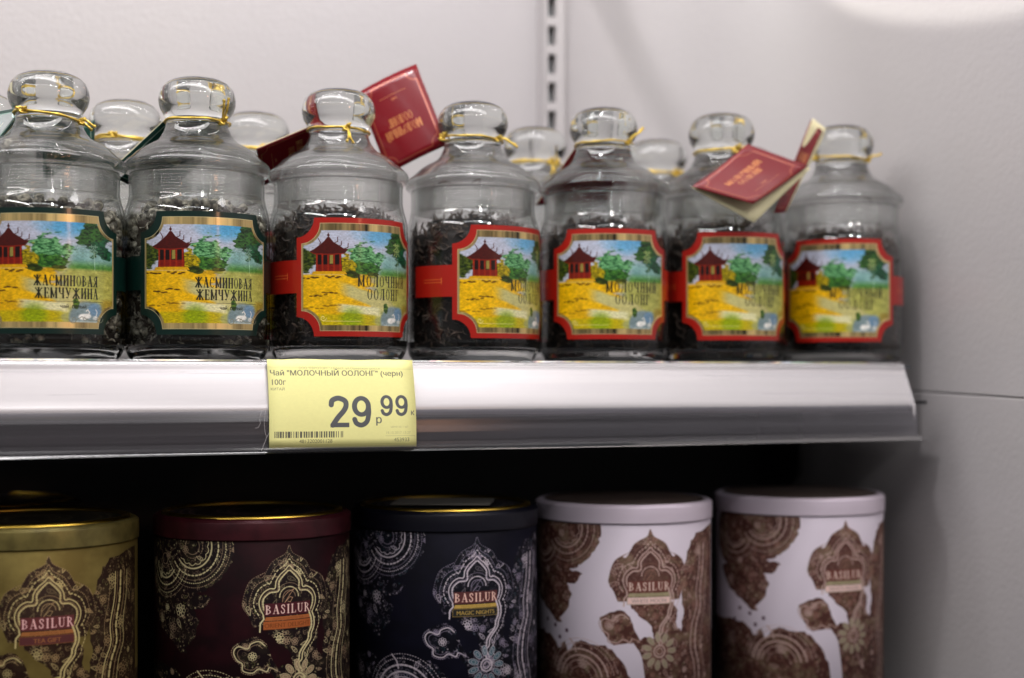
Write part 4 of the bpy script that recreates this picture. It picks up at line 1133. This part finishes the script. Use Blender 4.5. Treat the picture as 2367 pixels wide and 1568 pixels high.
# threads left of the tag
th = empty('loose_threads', A(604, 955, .886)); tag(th, 'two loose white threads hanging beside the yellow price tag', 'thread')
def thr(l, P=.884): 
    v, f = tube([p-th.location for p in spline([A(x, y, P) for x, y in l], 5)], .00011, 5); mesh('strand', v, f, thread_mat, th, True)
thr([(606, 948), (600, 968), (602, 978), (597, 988), (590, 990)]); thr([(614, 948), (611, 975), (613, 1000), (616, 1012), (610, 1028), (604, 1043)]); thr([(616, 1012), (621, 1004), (624, 998)])

# lower shelf
lo = empty('lower_shelf', (0, 0, -.268)); tag(lo, 'lower shelf that the round tea tins stand on', 'shelf')
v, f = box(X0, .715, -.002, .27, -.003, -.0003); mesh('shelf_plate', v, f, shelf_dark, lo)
# ------------------------------------------------------------------ back and side panels, post
PB = .268
FR = .16
jz = lambda y: -.0203-(.0470-y)*.0310
ar = [(math.sin(t), math.cos(t)) for t in np.linspace(0, pi/2, 20)]
pp = [(-1.0, PB)]+[(PANX-FR+FR*a, PB-FR+FR*b) for a, b in ar]+[(PANX, .0), (PANX, -1.2)]
pq = [(-1.0, PB+.012)]+[(PANX-FR+(FR+.012)*a, PB-FR+(FR+.012)*b) for a, b in ar]+[(PANX+.012, .0), (PANX+.012, -1.2)]
lp_ = pp+pq[::-1]; n = len(lp_)
vs = [(x, y, jz(y)+.0006 if x > PANX-FR else -.028) for x, y in lp_]+[(x, y, 1.0) for x, y in lp_]
fs = [(i, (i+1) % n, n+(i+1) % n, n+i) for i in range(n)]+[(e+i, e+i+1, e+n-2-i, e+n-1-i) for e in (0, n) for i in range(len(pp)-1)]
bpn = mesh('back_panel', vs, fs, panel_mat, None, False); fix_normals(bpn)
bpn.data.polygons.foreach_set('use_smooth', [abs(p.normal.z) < .5 for p in bpn.data.polygons]); bpn.data.set_sharp_from_angle(angle=math.radians(40))
tag(bpn, 'white back panel curving into the side panel, behind the jars', None, None, 'structure')
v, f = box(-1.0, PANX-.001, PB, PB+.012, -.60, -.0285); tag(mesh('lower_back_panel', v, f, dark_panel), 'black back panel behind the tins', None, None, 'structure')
# side panel upper and lower, joint falls gently towards the front
def side(name, zf, y0):
    ys = [y0, -1.2]
    vs = []
    for x in (PANX, PANX+.012):
        for y in ys:
            for k in (0, 1): vs.append((x, y, zf(y, k)))
    fs = [(0, 1, 3, 2), (4, 6, 7, 5), (0, 4, 5, 1), (2, 3, 7, 6), (0, 2, 6, 4), (1, 5, 7, 3)]
    o = mesh(name, vs, fs, panel_mat); fix_normals(o); bevel(o, .0012, 2); return o
jz = lambda y: -.0203-(.0470-y)*.0310
tag(side('lower_side_panel', lambda y, k: jz(y)-.0006 if k else -.60, PB+.012), 'white lower side panel at the right end of the shelves', None, None, 'structure')
v, f = box(PANX+.0125, PANX+.02, -1.2, PB+.01, -.6, -.004); tag(mesh('gap_backing', v, f, dark_panel), 'dark gap behind the side panel joint', None, None, 'structure')
# slotted upright
pl = A(1250, 300, PB-CAM.y-.004).x; pr = A(1301, 300, PB-CAM.y-.004).x
post = empty('slotted_post', ((pl+pr)/2, PB-.006, 0)); tag(post, 'white slotted metal upright standing against the back panel', 'post')
hw = (pr-pl)/2; sx = -.0058; sw = .0040
Z0, Z1 = -.03, .6; pitch = A(0, 0, 1.165).z-A(0, 75, 1.165).z
pitch *= 1.0
zs = []
zc = A(1265, 223, PB-CAM.y).z
while zc > Z0+.02: zc -= pitch
while zc < Z1:
    zs.append(zc); zc += pitch
zs = [z for z in zs if z-.010 > Z0 and z+.010 < Z1]
sh = .0088
parts = [box(-hw-.0015, sx-sw, -.012, .006, Z0, Z1), box(sx+sw, hw-.0045, -.012, .006, Z0, Z1), box(hw-.0040, hw, -.004, .006, Z0, Z1)]
prev = Z0
for z in zs:
    parts.append(box(sx-sw, sx+sw, -.0118, .006, prev, z-sh)); prev = z+sh
parts.append(box(sx-sw, sx+sw, -.0118, .006, prev, Z1))
v, f = merge(parts); mesh('channel', v, f, panel_mat, post)
for z in zs:
    v, f = box(sx-sw, sx+sw, -.001, .0055, z-sh+.0001, z+sh-.0001); mesh('slot', v, f, slot_mat, post)
# bracket of the next shelf up, on the same upright
ub = empty('shelf_bracket', ((pl+pr)/2+.004, PB-.012, .40)); tag(ub, 'white bracket of the next shelf up, hooked into the slotted post', 'bracket')
bp = [(0, 0), (-.19, .055), (-.19, .07), (0, .07)]; n = 4
vs = [(x, y, z) for x in (0, .002) for y, z in bp]
o = mesh('plate', vs, [(i, (i+1) % n, n+(i+1) % n, n+i) for i in range(n)]+[tuple(range(n))[::-1], tuple(range(n, 2*n))], panel_mat, ub); fix_normals(o)
# bracket under the right end of the shelf
br = empty('shelf_bracket', (.709, .13, -.06)); tag(br, 'dark sheet metal bracket under the right end of the upper shelf', 'bracket')
bp = [(.130, .030), (.130, -.060), (.075, -.048), (.060, -.034), (.060, .030)]
vs = [(x, y, z) for x in (0, .002) for y, z in bp]; n = len(bp)
fs = [(i, (i+1) % n, n+(i+1) % n, n+i) for i in range(n)]+[tuple(range(n))[::-1], tuple(range(n, 2*n))]
o = mesh('plate', vs, fs, mat('bracket_grey', (.03, .027, .029), .5), br); fix_normals(o)

# ------------------------------------------------------------------ tea tins
TR = .0655; ZT = -.0997; TBOT = -.268
def lid_print_mat(v): return print_mat('lid_top_'+v, lid_top_print(v), .4, .2)
tin_style = {
    'gold': dict(lid=(.20, .165, .05), rim=gold_rim, rough=.42, metal=.35),
    'maroon': dict(lid=(.055, .007, .012), rim=gold_rim, rough=.45, metal=.2),
    'navy': dict(lid=(.004, .004, .011), rim=gold_rim, rough=.45, metal=.2),
    'white': dict(lid=(.72, .62, .71), rim=None, rough=.45, metal=0),
    'black': dict(lid=(.012, .011, .012), rim=gold_rim, rough=.45, metal=.2)}
_tm = {}
def tin_mat(v, rough):
    if v not in _tm:
        _tm[v] = print_mat('tin_print_'+v, draw_tin(v), rough+.08, 0); _tm[v].node_tree.nodes['Principled BSDF'].inputs['Specular IOR Level'].default_value = .3 if v == 'white' else .16
    return _tm[v]
def make_tin(v):
    s = tin_style[v]; H = ZT-TBOT
    root = empty('tea_tin', (0, 0, 0))
    lm = mat('tin_lid_'+v, s['lid'], s['rough'], metal=s['metal']); noise_bump(lm, 500, .15, .0003)
    if v in ('gold', 'maroon'):
        c_ = s['lid']; noise_colour(lm, 90, tuple(q*.7 for q in c_), tuple(min(1, q*1.2) for q in c_))
    pm = tin_mat('navy' if v == 'black' else v, s['rough'])
    seg = 96; zt = H-.0138; rows = [0, .001, zt-.0008, zt]
    rad = [TR-.0012, TR, TR, TR-.0006]
    vs, uvs, fs = [], [], []
    for j, z in enumerate(rows):
        for k in range(seg+1):
            a = 2*pi*k/seg          # 0 = badge centre, facing -Y
            vs.append((rad[j]*math.sin(a), -rad[j]*math.cos(a), z))
            mm = math.degrees(a)*TR*1000*pi/180
            # the print repeats twice round the tin
            uvs.append((mm/(math.pi*TR*1000)+132/207.5, 1-(zt-z)*1000/150))
    for j in range(3):
        for k in range(seg):
            b = j*(seg+1)+k; fs.append((b, b+1, b+seg+2, b+seg+1))
    mesh('tin_body', vs, fs, pm, root, True, uvs)
    rim = s['rim'] or lm
    prof = [(TR-.001, zt-.0004), (TR+.0006, zt-.0002), (TR+.0009, zt+.0006), (TR+.0009, H-.0032), (TR+.0003, H-.0022)]
    lid = lathe('tin_lid', smooth_prof(prof, 2), lm, root, 96)
    if v == 'white':
        lathe('lid_rim', [(TR+.0003, H-.0022), (TR-.0006, H-.0012), (TR-.0022, H-.0006), (TR-.0040, H-.0006), (TR-.0052, H-.0016)], lm, lid, 96)
        lathe('lid_edge', [(TR-.0052, H-.0016), (TR-.0060, H-.0005), (TR-.0068, H-.0002), (TR-.0074, H-.0008)], mat('lid_edge_dark', (.07, .05, .045), .4), lid, 96)
    else:
        lathe('lid_rim', smooth_prof([(TR+.0003, H-.0022), (TR-.0008, H-.0010), (TR-.0030, H-.0004), (TR-.0046, H-.0010)], 2), lm, lid, 96)
        lathe('lid_edge', smooth_prof([(TR-.0042, H-.0010), (TR-.0050, H+.0006), (TR-.0068, H+.0014), (TR-.0084, H+.0008), (TR-.0090, H-.0008)], 3), rim, lid, 96)
    R = TR-.0074 if v == 'white' else TR-.0088
    n = 64; vs = [(0, 0, H-.0006)]+[(R*math.cos(2*pi*k/n), R*math.sin(2*pi*k/n), H-.0008) for k in range(n)]
    uv = [(.5, .5)]+[(.5+.5*math.cos(2*pi*k/n), .5+.5*math.sin(2*pi*k/n)) for k in range(n)]
    mesh('lid_top', vs, [(0, 1+k, 1+(k+1) % n) for k in range(n)], lid_print_mat('navy' if v == 'black' else v), lid, False, uv)
    return root
def place_tin(v, x, face, label, src=None, P=.968):
    r = make_tin(v) if src is None else copy_tree(src)
    X = jx(x, P); Y = P+CAM.y
    toc = math.atan2(CAM.y-Y, CAM.x-X)
    r.location = (X, Y, TBOT+.0002); r.rotation_euler = (0, 0, toc+pi/2+math.radians(face))
    tag(r, label, 'tea tin', 'round tea tins on the lower shelf'); return r
t1 = place_tin('gold', 76, 8, 'olive gold tea tin cut off by the left edge of the picture')
t2 = place_tin('maroon', 585, 20.5, 'dark maroon tea tin with gold paisley print and an orange banner')
t3 = place_tin('navy', 1030, 19, 'navy blue tea tin with a paper sticker on its lid')
t4 = place_tin('white', 1441, 17, 'white tea tin with brown paisley print standing beside the navy tin')
t5 = place_tin('white', 1846, 32, 'white tea tin with brown paisley print at the right end beside the side panel', t4)
# paper sticker on the navy lid
H3 = ZT-TBOT
v, f = box(-.036, .034, -.030, .022, H3+.0012, H3+.0015)
st = mesh('sticker', v, f, mat('sticker_paper', (.26, .25, .22), .6), t3); st.rotation_euler = (0, 0, math.radians(-25))
place_tin('black', -30, 0, 'black tea tin in the second row, faint behind the gold tin', None, 1.115)
